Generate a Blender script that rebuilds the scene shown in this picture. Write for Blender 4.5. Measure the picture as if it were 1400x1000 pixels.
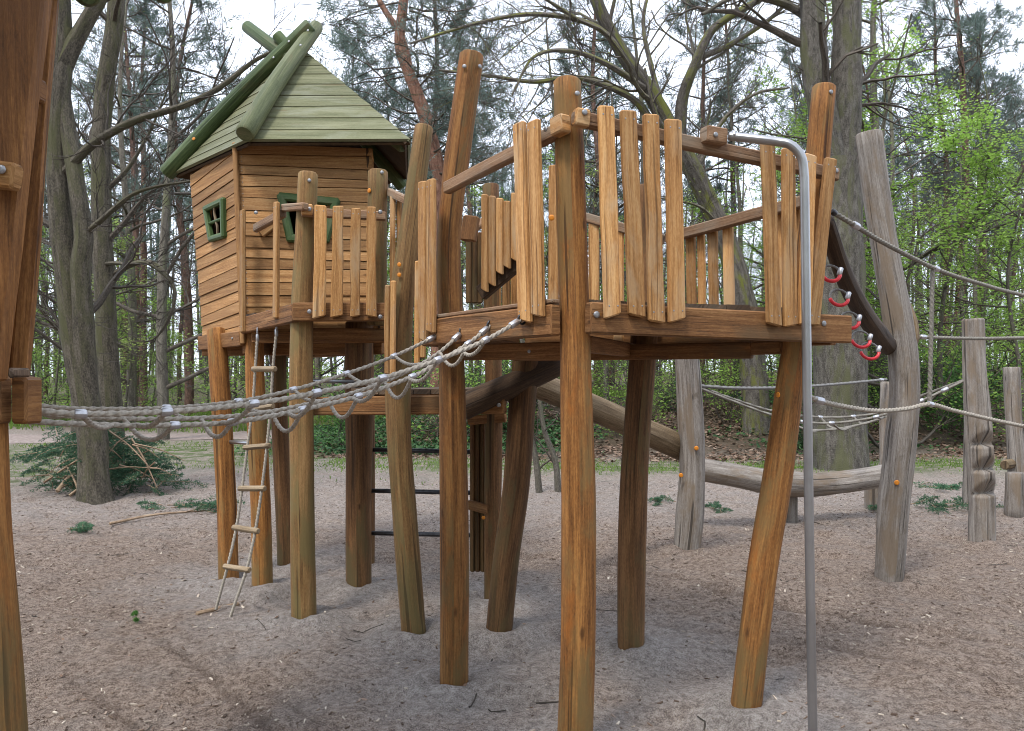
import bpy, math, random
import numpy as np
from mathutils import Vector as V, Matrix

for o in list(bpy.data.objects):
    bpy.data.objects.remove(o, do_unlink=True)
S = bpy.context.scene
C = S.collection
R = math.radians
rnd = random.Random(7)
rng = np.random.default_rng(7)

# ------------------------------------------------------------------ camera, sky, sun, exposure
F, YH, EYE = 1100.0, 512.0, 1.7          # focal length and horizon in photo pixels, eye height in metres
cam = bpy.data.cameras.new('camera')
co = bpy.data.objects.new('camera', cam); C.objects.link(co); S.camera = co
co.location = (0, 0, EYE); co.rotation_euler = (R(90), 0, 0)
cam.sensor_width = 36; cam.lens = 36 * F / 1400
cam.shift_y = (YH - 500) / 1400
cam.clip_start = 0.05; cam.clip_end = 1000

SUN_EL, SUN_AZ = R(60), R(212)            # azimuth clockwise from +Y: high, behind the camera to its left
w = bpy.data.worlds.new('World'); S.world = w; w.use_nodes = True
nt = w.node_tree; nt.nodes.clear()
def N(t, kind, **kw):
    n = t.nodes.new(kind)
    for k, v in kw.items():
        if k in n.inputs.keys() if isinstance(k, str) else False: n.inputs[k].default_value = v
        else: setattr(n, k, v)
    return n
sky = N(nt, 'ShaderNodeTexSky', sky_type='NISHITA', sun_disc=False, sun_elevation=SUN_EL, sun_rotation=SUN_AZ, air_density=1.0, dust_density=2.0)
tc = N(nt, 'ShaderNodeTexCoord')
cn = N(nt, 'ShaderNodeTexNoise'); cn.inputs['Scale'].default_value = 2.2; cn.inputs['Detail'].default_value = 6
cr = N(nt, 'ShaderNodeValToRGB')
cr.color_ramp.elements[0].position = .3; cr.color_ramp.elements[0].color = (.72, .72, .72, 1)
cr.color_ramp.elements[1].position = .7; cr.color_ramp.elements[1].color = (.96, .96, .96, 1)
cloud = N(nt, 'ShaderNodeRGB'); cloud.outputs[0].default_value = (8.5, 9.3, 10.8, 1)
mx = N(nt, 'ShaderNodeMix', data_type='RGBA')
bg = N(nt, 'ShaderNodeBackground'); bg.inputs['Strength'].default_value = .1
wo = N(nt, 'ShaderNodeOutputWorld')
nt.links.new(tc.outputs['Generated'], cn.inputs['Vector'])
nt.links.new(cn.outputs['Fac'], cr.inputs['Fac'])
nt.links.new(cr.outputs['Color'], mx.inputs['Factor'])
nt.links.new(sky.outputs['Color'], mx.inputs['A']); nt.links.new(cloud.outputs[0], mx.inputs['B'])
nt.links.new(mx.outputs['Result'], bg.inputs['Color']); nt.links.new(bg.outputs[0], wo.inputs['Surface'])
sl = bpy.data.lights.new('sun', 'SUN'); sl.energy = 1.5; sl.angle = R(11); sl.color = (1, .95, .87)
so = bpy.data.objects.new('sun', sl); C.objects.link(so)
d = V((math.sin(SUN_AZ) * math.cos(SUN_EL), math.cos(SUN_AZ) * math.cos(SUN_EL), math.sin(SUN_EL)))
so.rotation_euler = (-d).to_track_quat('-Z', 'Y').to_euler()
vs = S.view_settings
vs.view_transform = 'Standard'; vs.look = 'None'; vs.gamma = 1; vs.use_curve_mapping = False
vs.exposure = 1.05
S.cycles.filter_width = 1.0
S.cycles.max_bounces = 6; S.cycles.diffuse_bounces = 3; S.cycles.transmission_bounces = 3; S.cycles.transparent_max_bounces = 4

def P(px, py, Y):
    """a measured point of the photograph at a known distance"""
    return V(((px - 700) * Y / F, Y, EYE + (YH - py) * Y / F))
def on_line(px, py, p, q):
    """the point seen at px, py on the vertical plane through p and q"""
    k = (px - 700) / F
    dx, dy = q[0] - p[0], q[1] - p[1]
    t = (k * p[1] - p[0]) / (dx - k * dy)
    return P(px, py, p[1] + t * dy)

# ------------------------------------------------------------------ materials
def lin(c): return tuple(c) + (1,)
def base_mat(name, rough=.8):
    m = bpy.data.materials.new(name); m.use_nodes = True
    t = m.node_tree; b = t.nodes['Principled BSDF']; b.inputs['Roughness'].default_value = rough
    b.inputs['Specular IOR Level'].default_value = .3
    return m, t, b
def ramp(t, src, stops):
    r = t.nodes.new('ShaderNodeValToRGB'); e = r.color_ramp.elements
    while len(e) < len(stops): e.new(.5)
    for i, (p, c) in enumerate(stops): e[i].position = p; e[i].color = lin(c) if len(c) == 3 else c
    t.links.new(src, r.inputs['Fac']); return r.outputs['Color']
def mixc(t, fac, a, b, mode='MIX'):
    n = t.nodes.new('ShaderNodeMix'); n.data_type = 'RGBA'; n.blend_type = mode
    for s, k in ((fac, 'Factor'), (a, 'A'), (b, 'B')):
        if isinstance(s, (int, float)): n.inputs[k].default_value = s
        elif isinstance(s, tuple): n.inputs[k].default_value = lin(s)
        else: t.links.new(s, n.inputs[k])
    return n.outputs['Result']
def noise(t, vec, scale, detail=4, rough=.55, dist=0.):
    n = t.nodes.new('ShaderNodeTexNoise'); n.inputs['Scale'].default_value = scale; n.inputs['Detail'].default_value = detail
    n.inputs['Roughness'].default_value = rough; n.inputs['Distortion'].default_value = dist
    if vec is not None: t.links.new(vec, n.inputs['Vector'])
    return n.outputs['Fac']
def math_n(t, op, a, b=None, clamp=False):
    n = t.nodes.new('ShaderNodeMath'); n.operation = op; n.use_clamp = clamp
    for i, s in enumerate((a, b)):
        if s is None: continue
        if isinstance(s, (int, float)): n.inputs[i].default_value = s
        else: t.links.new(s, n.inputs[i])
    return n.outputs[0]
def mapped(t, vec, scale, add=None):
    n = t.nodes.new('ShaderNodeMapping'); n.inputs['Scale'].default_value = scale
    t.links.new(vec, n.inputs['Vector'])
    if add is not None: t.links.new(add, n.inputs['Location'])
    return n.outputs[0]
def bump(t, b, h, strength=.4, dist=.01):
    n = t.nodes.new('ShaderNodeBump'); n.inputs['Strength'].default_value = strength; n.inputs['Distance'].default_value = dist
    t.links.new(h, n.inputs['Height']); t.links.new(n.outputs[0], b.inputs['Normal'])

def wood(name, dark, mid, light, patch=None, patch_at=(.5, .62), patch2=None, patch2_at=(.6, .7), rough=.75, grain=22, vary=.35, bstr=.35, crack=.5, foot=None, knots=.75):
    """wood with grain that runs along the piece (UV v), weathered patches and a tone of its own per piece"""
    m, t, b = base_mat(name, rough)
    uv = t.nodes.new('ShaderNodeUVMap').outputs[0]
    oi = t.nodes.new('ShaderNodeObjectInfo')
    cx = t.nodes.new('ShaderNodeCombineXYZ')
    t.links.new(math_n(t, 'MULTIPLY', oi.outputs['Random'], 37.), cx.inputs[0])
    t.links.new(math_n(t, 'MULTIPLY', oi.outputs['Random'], 91.), cx.inputs[1])
    t.links.new(math_n(t, 'MULTIPLY', oi.outputs['Random'], 13.), cx.inputs[2])
    off = cx.outputs[0]
    g1 = noise(t, mapped(t, uv, (grain, 1.1, 1), off), 1, 8, .68, .35)
    g2 = noise(t, mapped(t, uv, (grain * 7, 4, 1), off), 1, 3, .6)
    g3 = noise(t, mapped(t, uv, (150, 45, 1), off), 1, 3, .7)
    g = math_n(t, 'ADD', math_n(t, 'ADD', math_n(t, 'MULTIPLY', g1, .5), math_n(t, 'MULTIPLY', g2, .3)), math_n(t, 'MULTIPLY', g3, .2))
    col = ramp(t, g, [(.39, dark), (.5, mid), (.60, light)])
    big = noise(t, mapped(t, uv, (5, 1.6, 1), off), 1, 5, .65, .4)
    if patch:
        f = ramp(t, big, [(patch_at[0], (0, 0, 0)), (patch_at[1], (1, 1, 1))])
        col = mixc(t, math_n(t, 'MULTIPLY', f, .8), col, patch)
    if patch2:
        big2 = noise(t, mapped(t, uv, (9, 2.3, 1), off), 1.3, 6, .7, .6)
        f = ramp(t, big2, [(patch2_at[0], (0, 0, 0)), (patch2_at[1], (1, 1, 1))])
        col = mixc(t, math_n(t, 'MULTIPLY', f, .75), col, patch2)
    ck = noise(t, mapped(t, uv, (grain * 1.6, .7, 1), off), 1, 2, .5, .3)
    ckf = ramp(t, ck, [(.325, (1, 1, 1)), (.36, (0, 0, 0))])
    col = mixc(t, math_n(t, 'MULTIPLY', ckf, crack), col, tuple(c * .35 for c in dark))
    if knots:
        vo = t.nodes.new('ShaderNodeTexVoronoi'); vo.inputs['Scale'].default_value = 1
        t.links.new(mapped(t, uv, (9, 3.2, 1), off), vo.inputs['Vector'])
        kf = ramp(t, math_n(t, 'ADD', vo.outputs['Distance'], math_n(t, 'MULTIPLY', g2, .10)), [(.10, (1, 1, 1)), (.17, (0, 0, 0))])
        kd = math_n(t, 'GREATER_THAN', vo.outputs['Color'], .55)
        col = mixc(t, math_n(t, 'MULTIPLY', math_n(t, 'MULTIPLY', kf, kd), knots), col, tuple(c * .5 for c in dark))
    if foot:
        su = t.nodes.new('ShaderNodeSeparateXYZ'); t.links.new(uv, su.inputs[0])
        fz = math_n(t, 'ADD', math_n(t, 'MULTIPLY', math_n(t, 'SUBTRACT', .85, su.outputs[1]), 1.1), math_n(t, 'MULTIPLY', math_n(t, 'SUBTRACT', big, .5), 2.6), True)
        col = mixc(t, math_n(t, 'MULTIPLY', fz, .5), col, foot)
    v = math_n(t, 'ADD', math_n(t, 'MULTIPLY', oi.outputs['Random'], vary), 1 - vary / 2)
    vv = t.nodes.new('ShaderNodeCombineColor')
    for i in range(3): t.links.new(v, vv.inputs[i])
    col = mixc(t, 1., col, vv.outputs[0], 'MULTIPLY')
    t.links.new(col, b.inputs['Base Color'])
    bump(t, b, math_n(t, 'SUBTRACT', g, math_n(t, 'MULTIPLY', ckf, .5)), bstr * 1.6, .008)
    return m

M = {}
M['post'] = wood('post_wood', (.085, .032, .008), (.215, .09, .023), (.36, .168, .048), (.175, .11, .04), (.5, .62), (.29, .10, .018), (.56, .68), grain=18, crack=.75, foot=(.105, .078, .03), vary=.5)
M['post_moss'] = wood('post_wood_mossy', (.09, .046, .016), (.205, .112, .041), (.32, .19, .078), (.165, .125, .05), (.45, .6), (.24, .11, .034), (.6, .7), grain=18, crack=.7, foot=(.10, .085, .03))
M['post_dark'] = wood('post_wood_brown_shaded', (.05, .023, .009), (.115, .054, .02), (.20, .10, .04), (.10, .07, .028), (.52, .64), grain=18, crack=.7, foot=(.09, .07, .03))  # darker brown for posts under the decks, their shade put into the colour
M['slat'] = wood('slat_wood', (.21, .094, .028), (.37, .187, .065), (.52, .305, .128), (.40, .27, .15), (.52, .66), (.42, .165, .032), (.60, .72), grain=26, crack=.6, vary=.65)
M['board'] = wood('wall_board_wood', (.19, .088, .031), (.345, .178, .066), (.48, .285, .128), (.28, .148, .06), (.5, .64), (.36, .28, .19), (.66, .76), grain=30, crack=.3, vary=.6)
M['beam'] = wood('beam_wood', (.09, .038, .013), (.20, .09, .031), (.32, .165, .066), (.13, .078, .038), (.5, .64), (.38, .155, .03), (.62, .74), grain=24, crack=.45, vary=.35)
M['rail'] = wood('rail_wood', (.12, .065, .035), (.22, .125, .068), (.31, .20, .12), (.24, .19, .14), (.48, .62), grain=28, vary=.3)
M['deck'] = wood('deck_wood', (.06, .04, .028), (.13, .085, .055), (.22, .16, .11), (.10, .075, .05), (.5, .64), grain=26, vary=.4)
M['near'] = wood('near_tower_wood', (.07, .028, .009), (.18, .076, .023), (.30, .14, .045), (.14, .06, .02), (.5, .64), (.20, .08, .022), (.6, .72), grain=18, rough=.55, crack=.5)
M['grey'] = wood('weathered_grey_wood', (.095, .078, .066), (.215, .188, .164), (.33, .30, .27), (.19, .14, .095), (.5, .62), (.11, .085, .06), (.56, .68), grain=26, bstr=.8, crack=.8, vary=.2)
M['log'] = wood('peeled_log_wood', (.07, .045, .023), (.145, .10, .056), (.235, .175, .108), (.11, .08, .045), (.5, .62), grain=16)
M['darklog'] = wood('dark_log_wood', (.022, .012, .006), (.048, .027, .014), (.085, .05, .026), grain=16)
M['roof'] = wood('roof_plank_green', (.075, .082, .034), (.136, .139, .072), (.19, .19, .108), (.20, .205, .145), (.50, .66), (.14, .11, .055), (.58, .70), grain=18, rough=.7, crack=.25, vary=.18)
M['rooflog'] = wood('roof_log_green', (.026, .046, .014), (.05, .078, .026), (.095, .13, .05), (.09, .085, .035), (.54, .66), grain=16, rough=.55, vary=.3)
M['rooflog_pale'] = wood('roof_log_worn_green', (.065, .08, .032), (.11, .125, .056), (.18, .19, .10), (.15, .125, .065), (.54, .66), grain=16, rough=.6, vary=.2)
M['frame'] = wood('window_frame_green', (.03, .06, .018), (.05, .09, .028), (.085, .13, .045), (.11, .12, .06), (.6, .7), grain=16, rough=.5, vary=.2)
M['rung'] = wood('rung_wood', (.13, .09, .055), (.23, .17, .105), (.33, .255, .17), grain=16)

def bark(name, dark, mid, light, moss=None, moss_at=(.48, .6), sc=(14, 3.2), bstr=1., vary=.25, side=None):
    m, t, b = base_mat(name, .9)
    uv = t.nodes.new('ShaderNodeUVMap').outputs[0]
    oi = t.nodes.new('ShaderNodeObjectInfo')
    g = math_n(t, 'ADD', math_n(t, 'MULTIPLY', noise(t, mapped(t, uv, (sc[0], sc[1] * .8, 1)), 1, 8, .72, .2), .5), math_n(t, 'MULTIPLY', noise(t, mapped(t, uv, (sc[0] * 4.5, sc[1] * 9, 1)), 1, 6, .75), .5))
    col = ramp(t, g, [(.43, dark), (.5, mid), (.57, light)])
    if moss:
        f = ramp(t, noise(t, mapped(t, uv, (3.0, .9, 1)), 1, 6, .68, .5), [(moss_at[0], (0, 0, 0)), (moss_at[1], (1, 1, 1))])
        col = mixc(t, math_n(t, 'MULTIPLY', f, .85), col, moss)
    v = math_n(t, 'ADD', math_n(t, 'MULTIPLY', oi.outputs['Random'], vary), 1 - vary / 2)
    vv = t.nodes.new('ShaderNodeCombineColor')
    for i in range(3): t.links.new(v, vv.inputs[i])
    t.links.new(mixc(t, 1., col, vv.outputs[0], 'MULTIPLY'), b.inputs['Base Color'])
    bump(t, b, g, bstr, .03)
    return m
M['bark_beech'] = bark('bark_beech', (.04, .034, .025), (.088, .075, .056), (.15, .13, .10), (.085, .085, .038), (.46, .6))
M['bark_big'] = bark('bark_big', (.04, .035, .03), (.088, .079, .067), (.15, .138, .118), (.09, .092, .045), (.48, .6), sc=(12, 5))
M['bark_oak'] = bark('bark_oak', (.055, .047, .04), (.115, .10, .086), (.19, .17, .145), (.16, .17, .03), (.49, .59), sc=(14, 4))
M['bark_pine'] = bark('bark_pine', (.055, .033, .026), (.125, .074, .056), (.20, .12, .09), sc=(12, 5), vary=.6)
M['bark_pine_red'] = bark('bark_pine_red', (.10, .05, .034), (.20, .10, .067), (.31, .175, .12), sc=(12, 4), vary=.3)
M['bark_thin'] = bark('bark_thin', (.06, .052, .042), (.11, .098, .078), (.17, .15, .125), (.11, .12, .06), (.5, .62), vary=.5)
M['twig'] = bark('twig', (.05, .042, .034), (.09, .075, .06), (.14, .12, .10), vary=.4)
M['deadwood'] = bark('dead_wood', (.16, .11, .07), (.27, .19, .125), (.38, .28, .19), sc=(30, 4), bstr=.4)

def leaf_mat(name, a, b_, c, transl=.4, rough=.6, sc=1.6):
    m = bpy.data.materials.new(name); m.use_nodes = True
    t = m.node_tree; b = t.nodes['Principled BSDF']; b.inputs['Roughness'].default_value = rough
    b.inputs['Specular IOR Level'].default_value = .25
    g = t.nodes.new('ShaderNodeNewGeometry'); oi = t.nodes.new('ShaderNodeObjectInfo')
    n1 = noise(t, g.outputs['Position'], sc, 3, .6)
    rp = t.nodes.new('ShaderNodeAttribute'); rp.attribute_name = 'tone'
    f = math_n(t, 'ADD', math_n(t, 'MULTIPLY', n1, .45), math_n(t, 'MULTIPLY', rp.outputs['Fac'], .55))
    col = ramp(t, f, [(.2, a), (.5, b_), (.8, c)])
    v = math_n(t, 'ADD', math_n(t, 'MULTIPLY', oi.outputs['Random'], .4), .8)
    vv = t.nodes.new('ShaderNodeCombineColor')
    for i in range(3): t.links.new(v, vv.inputs[i])
    col = mixc(t, 1., col, vv.outputs[0], 'MULTIPLY')
    t.links.new(col, b.inputs['Base Color'])
    tr = t.nodes.new('ShaderNodeBsdfTranslucent'); t.links.new(col, tr.inputs['Color'])
    ms = t.nodes.new('ShaderNodeMixShader'); ms.inputs[0].default_value = transl
    t.links.new(b.outputs[0], ms.inputs[1]); t.links.new(tr.outputs[0], ms.inputs[2])
    t.links.new(ms.outputs[0], t.nodes['Material Output'].inputs['Surface'])
    return m
M['needle'] = leaf_mat('pine_needles', (.08, .115, .10), (.13, .175, .15), (.19, .235, .195), .45)
M['leaf'] = leaf_mat('spring_leaves', (.17, .30, .04), (.26, .42, .08), (.36, .52, .14), .55)
M['leaf_dark'] = leaf_mat('dark_leaves', (.045, .12, .03), (.08, .19, .045), (.13, .26, .07), .4)
M['leaf_oliv'] = leaf_mat('olive_leaves', (.20, .27, .07), (.29, .37, .11), (.38, .45, .18), .55)
M['ivy'] = leaf_mat('ivy_leaves', (.022, .06, .022), (.045, .11, .04), (.10, .19, .065), .25)
M['grass'] = leaf_mat('grass_blades', (.09, .16, .025), (.14, .23, .04), (.21, .31, .07), .4)
M['spruce'] = leaf_mat('spruce_needles', (.035, .085, .05), (.06, .135, .075), (.11, .21, .11), .25)
M['litter'] = leaf_mat('dry_leaves', (.085, .05, .032), (.18, .115, .08), (.32, .235, .18), .1, .8, 3.)
M['chip'] = leaf_mat('wood_chips', (.07, .045, .033), (.22, .16, .12), (.60, .52, .43), 0.05, .8, 9.)

def plain(name, col, rough=.5, metal=0., nscale=40, var=.25, bstr=.1):
    m, t, b = base_mat(name, rough)
    b.inputs['Metallic'].default_value = metal
    tcn = t.nodes.new('ShaderNodeTexCoord').outputs['Object']
    g = noise(t, tcn, nscale, 4)
    t.links.new(ramp(t, g, [(.3, tuple(c * (1 - var) for c in col)), (.7, tuple(min(1, c * (1 + var)) for c in col))]), b.inputs['Base Color'])
    bump(t, b, g, bstr, .003)
    return m
M['steel'] = plain('brushed_steel', (.36, .36, .37), .36, .9, 6, .12, .02)
M['bolt'] = plain('bolt_steel', (.30, .30, .31), .45, .8, 60, .2)
M['ferrule'] = plain('aluminium_ferrule', (.45, .45, .47), .42, .8, 60, .15)
M['darksteel'] = plain('dark_steel', (.06, .06, .065), .4, .7)
M['rope'] = plain('hemp_rope', (.32, .285, .24), .9, 0, 90, .3, .4)
M['rope_grey'] = plain('grey_rope', (.20, .185, .16), .9, 0, 90, .3, .5)
M['rope_dark'] = plain('dark_rope', (.17, .165, .16), .85, 0, 90, .3, .5)
M['orange'] = plain('orange_cap', (.60, .21, .02), .45)
M['red'] = plain('red_plastic', (.55, .03, .04), .35)
M['interior'] = plain('dark_interior_board', (.06, .035, .018), .9, 0, 20, .4)

# ------------------------------------------------------------------ mesh helpers
def fast_mesh(name, verts, faces, mats, uv=None, smooth=True, midx=None, tone=None):
    """verts (n,3); faces: list of arrays (k, m) with m = 3 or 4; uv per vertex (n,2) or None"""
    me = bpy.data.meshes.new(name)
    verts = np.asarray(verts, dtype=np.float32)
    faces = [np.asarray(f, dtype=np.int32) for f in faces if len(f)]
    nl = sum(f.size for f in faces); npoly = sum(len(f) for f in faces)
    me.vertices.add(len(verts)); me.vertices.foreach_set('co', verts.ravel())
    me.loops.add(nl); idx = np.concatenate([f.ravel() for f in faces])
    me.loops.foreach_set('vertex_index', idx)
    me.polygons.add(npoly)
    tot = np.concatenate([np.full(len(f), f.shape[1], np.int32) for f in faces])
    start = np.concatenate([[0], np.cumsum(tot)[:-1]]).astype(np.int32)
    me.polygons.foreach_set('loop_start', start); me.polygons.foreach_set('loop_total', tot)
    me.polygons.foreach_set('use_smooth', np.full(npoly, smooth, bool))
    if midx is not None: me.polygons.foreach_set('material_index', np.asarray(midx, np.int32))
    if uv is not None:
        l = me.uv_layers.new(name='UVMap'); l.data.foreach_set('uv', np.asarray(uv, np.float32)[idx].ravel())
    if tone is not None:
        a = me.attributes.new('tone', 'FLOAT', 'POINT'); a.data.foreach_set('value', np.asarray(tone, np.float32))
    for m in (mats if isinstance(mats, (list, tuple)) else [mats]): me.materials.append(m)
    me.update(calc_edges=True); me.validate()
    return me

class Buf:
    """collects geometry with uv in metres; build() links it as ONE object"""
    def __init__(s): s.v, s.f, s.uv, s.n = [], {}, [], 0
    def add(s, v, fs, uv):
        s.v.append(np.asarray(v, float)); s.uv.append(np.asarray(uv, float))
        for f in fs:
            f = np.asarray(f, int)
            if len(f): s.f.setdefault(f.shape[1], []).append(f + s.n)
        s.n += len(v)
    def mesh(s, name, mat, smooth=True):
        return fast_mesh(name, np.concatenate(s.v), [np.concatenate(x) for x in s.f.values()], mat, np.concatenate(s.uv), smooth)
    def build(s, name, mat, parent=None, smooth=True, **tags):
        return link(name, s.mesh(name, mat, smooth), parent, **tags)

def link(name, me, parent=None, **tags):
    o = bpy.data.objects.new(name, me); C.objects.link(o)
    if parent is not None: o.parent = parent; o.matrix_parent_inverse = root_inv(parent)
    for k, v in tags.items(): o[k] = v
    return o
def root_inv(p):
    m = Matrix.Translation((0, 0, 0))
    q = p
    chain = []
    while q is not None: chain.append(q); q = q.parent
    for q in reversed(chain): m = m @ (q.matrix_parent_inverse @ q.matrix_basis if q.parent else q.matrix_basis)
    return m.inverted()
def thing(name, label, cat, loc=(0, 0, 0), group=None):
    o = bpy.data.objects.new(name, None); C.objects.link(o); o.location = loc; o.empty_display_size = .2
    o['label'] = label; o['category'] = cat
    if group: o['group'] = group
    return o

def spline(pts, seg):
    pts = [np.asarray(p, float) for p in pts]
    if len(pts) == 2: return np.array([pts[0] + (pts[1] - pts[0]) * i / seg for i in range(seg + 1)])
    e = [2 * pts[0] - pts[1]] + pts + [2 * pts[-1] - pts[-2]]
    out = []
    for i in range(1, len(e) - 2):
        p0, p1, p2, p3 = e[i - 1:i + 3]
        for k in range(seg):
            t = k / seg
            out.append(.5 * (2 * p1 + (p2 - p0) * t + (2 * p0 - 5 * p1 + 4 * p2 - p3) * t * t + (3 * p1 - p0 - 3 * p2 + p3) * t ** 3))
    out.append(pts[-1]); return np.array(out)
def frames(p):
    t = np.gradient(p, axis=0); t /= np.linalg.norm(t, axis=1)[:, None] + 1e-12
    a = np.array([0, -1., 0]) if abs(t[0][1]) < .8 else np.array([1., 0, 0])
    n = np.zeros_like(p); n[0] = a - t[0] * a.dot(t[0]); n[0] /= np.linalg.norm(n[0])
    for i in range(1, len(p)):
        v = n[i - 1] - t[i] * n[i - 1].dot(t[i]); n[i] = v / (np.linalg.norm(v) + 1e-12)
    return t, n, np.cross(t, n)
def tube(buf, p, r, n=12, cap=True, rough=0., shape=None, bevel=None):
    """round body along points p with radius r (scalar or per point); rough = uneven skin; shape(th, s) scales the radius"""
    p = np.asarray(p, float); k = len(p)
    r = np.broadcast_to(np.asarray(r, float), (k,)).copy()
    s = np.concatenate([[0], np.cumsum(np.linalg.norm(np.diff(p, axis=0), axis=1))])
    t, a, b = frames(p)
    if cap:
        bv = bevel if bevel is not None else min(.012, r.min() * .3)
        p = np.concatenate([[p[0]], [p[0] + t[0] * bv], p[1:-1], [p[-1] - t[-1] * bv], [p[-1]]])
        r = np.concatenate([[r[0] - bv], [r[0]], r[1:-1], [r[-1]], [r[-1] - bv]])
        s = np.concatenate([[s[0]], [s[0] + bv], s[1:-1], [s[-1] - bv], [s[-1]]])
        t = np.concatenate([t[:1], t[:1], t[1:-1], t[-1:], t[-1:]]); a = np.concatenate([a[:1], a[:1], a[1:-1], a[-1:], a[-1:]]); b = np.concatenate([b[:1], b[:1], b[1:-1], b[-1:], b[-1:]])
        k = len(p)
    th = np.linspace(0, 2 * np.pi, n + 1)
    rr = np.repeat(r[:, None], n + 1, 1)
    if rough:
        ph = rng.uniform(0, 6.28, 6)
        w_ = sum(np.sin(m * th[None] + s[:, None] * f_ + ph[m - 1]) / m for m, f_ in ((1, 3.1), (2, -4.7), (3, 7.3), (5, -9.)))
        rr = rr * (1 + rough * w_)
    if shape is not None: rr = rr * shape(th[None], s[:, None])
    rr[:, -1] = rr[:, 0]
    v = p[:, None] + rr[..., None] * (np.cos(th)[None, :, None] * a[:, None] + np.sin(th)[None, :, None] * b[:, None])
    rm = r.mean()
    uv = np.stack([np.repeat((th * rm)[None], k, 0), np.repeat(s[:, None], n + 1, 1)], -1)
    i = np.arange(k - 1)[:, None] * (n + 1); j = np.arange(n)[None]
    q = np.stack([i + j, i + j + 1, i + j + n + 2, i + j + n + 1], -1).reshape(-1, 4)
    buf.add(v.reshape(-1, 3), [q], uv.reshape(-1, 2))
    if cap:
        for e, sg in ((0, 1), (k - 1, -1)):
            ring = v[e, :n]; cvs = np.concatenate([ring, [ring.mean(0)]])
            cuv = np.concatenate([np.stack([np.cos(th[:n]), np.sin(th[:n])], -1) * r[e], [[0, 0]]])
            jj = np.arange(n); nx = (jj + 1) % n
            tri = np.stack([np.full(n, n), nx, jj] if sg == 1 else [np.full(n, n), jj, nx], -1)
            buf.add(cvs, [tri], cuv)
def pole(name, pts, r, mat, parent=None, n=14, seg=5, rough=.03, **tags):
    b = Buf(); c = spline(pts, seg)
    if not np.isscalar(r): r = np.interp(np.linspace(0, 1, len(c)), np.linspace(0, 1, len(r)), r)
    tube(b, c, r, n, True, rough)
    return b.build(name, mat, parent, **tags)

def board_geo(buf, a, b, w, t, n, wob=.0, segs=1, cut=(0, 0), taper=(1, 1), ch=None):
    """a sawn board from a to b, width w, thickness t, broad face towards n, chamfered edges, ends cut at a slope, edges wavering by wob"""
    a, b, n = np.asarray(a, float), np.asarray(b, float), np.asarray(n, float)
    L = np.linalg.norm(b - a); dd = (b - a) / L
    s = np.cross(n, dd); s /= np.linalg.norm(s); n = np.cross(dd, s)
    ch = ch if ch is not None else min(.007, t * .25)
    vs_, us_ = [], []
    st = np.linspace(0, 1, segs + 1)
    st = np.concatenate([[0], st, [1]])
    for i, f in enumerate(st):
        end = i in (0, len(st) - 1)
        w2 = w / 2 * (taper[0] + (taper[1] - taper[0]) * f); t2 = t / 2
        o1, o2 = ((rnd.uniform(-wob, wob), rnd.uniform(-wob, wob)) if wob and not end else (0, 0)) if i not in (1, len(st) - 2) else (0, 0)
        c = ch
        ins = ch if end else 0
        base = a + dd * (f * L) + dd * ((ch if i == 1 else 0) - (ch if i == len(st) - 2 else 0))
        hw, ht = w2 - ins, t2 - ins
        pr = [(-hw + c - o1, -ht), (hw - c + o2, -ht), (hw + o2, -ht + c), (hw + o2, ht - c), (hw - c + o2, ht), (-hw + c - o1, ht), (-hw - o1, ht - c), (-hw - o1, -ht + c)]
        cs = cut[0] if f < .5 else cut[1]
        per = 0; last = None
        for (x, z) in pr:
            k = cs * (x if cs >= 0 else x) if (i <= 1 or i >= len(st) - 2) else 0
            if last is not None: per += math.hypot(x - last[0], z - last[1])
            last = (x, z)
            vs_.append(base + s * x + n * z + dd * k); us_.append((per, f * L))
    m = len(st); q = []
    for i in range(m - 1):
        for j in range(8):
            k = (j + 1) % 8
            q.append((i * 8 + j, i * 8 + k, i * 8 + 8 + k, i * 8 + 8 + j))
    caps = [tuple(range(7, -1, -1)), tuple(range((m - 1) * 8, m * 8))]
    buf.add(vs_, [q], us_)
    for cp in caps:
        base = [vs_[i] for i in cp]
        uvc = [((vs_[i] - a).dot(s), (vs_[i] - a).dot(n) + 3) for i in cp]
        buf.add(base, [[tuple(range(8))]], uvc)
def board(name, a, b, w, t, n, mat, parent=None, **kw):
    tags = {k: kw.pop(k) for k in ('label', 'kind', 'category', 'group') if k in kw}
    bf = Buf(); board_geo(bf, a, b, w, t, n, **kw)
    return bf.build(name, mat, parent, smooth=False, **tags)
def prism(buf, poly, n, t, vdir=None):
    """a flat plate: polygon poly (front face) pushed back by t along -n; uv along vdir"""
    poly = [np.asarray(p, float) for p in poly]; n = np.asarray(n, float); n = n / np.linalg.norm(n)
    k = len(poly)
    vd = np.asarray(vdir, float) if vdir is not None else poly[1] - poly[0]
    vd = vd / np.linalg.norm(vd); ud = np.cross(n, vd)
    back = [p - n * t for p in poly]
    def uvs(ps, o=0): return [((p).dot(ud) + o * (p.dot(n)), p.dot(vd)) for p in ps]
    # orientation
    area = sum((np.cross(poly[i] - poly[0], poly[(i + 1) % k] - poly[0]) for i in range(1, k - 1)), np.zeros(3))
    if area.dot(n) < 0: poly = poly[::-1]; back = back[::-1]
    buf.add(poly, [[tuple(range(k))]], uvs(poly))
    buf.add(back, [[tuple(range(k))[::-1]]], uvs(back))
    for i in range(k):
        j = (i + 1) % k
        qd = [poly[i], back[i], back[j], poly[j]]
        buf.add(qd, [[(0, 1, 2, 3)]], uvs(qd, 1))
def plate(name, poly, n, t, mat, parent=None, vdir=None, **tags):
    b = Buf(); prism(b, poly, n, t, vdir); return b.build(name, mat, parent, smooth=False, **tags)

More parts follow.
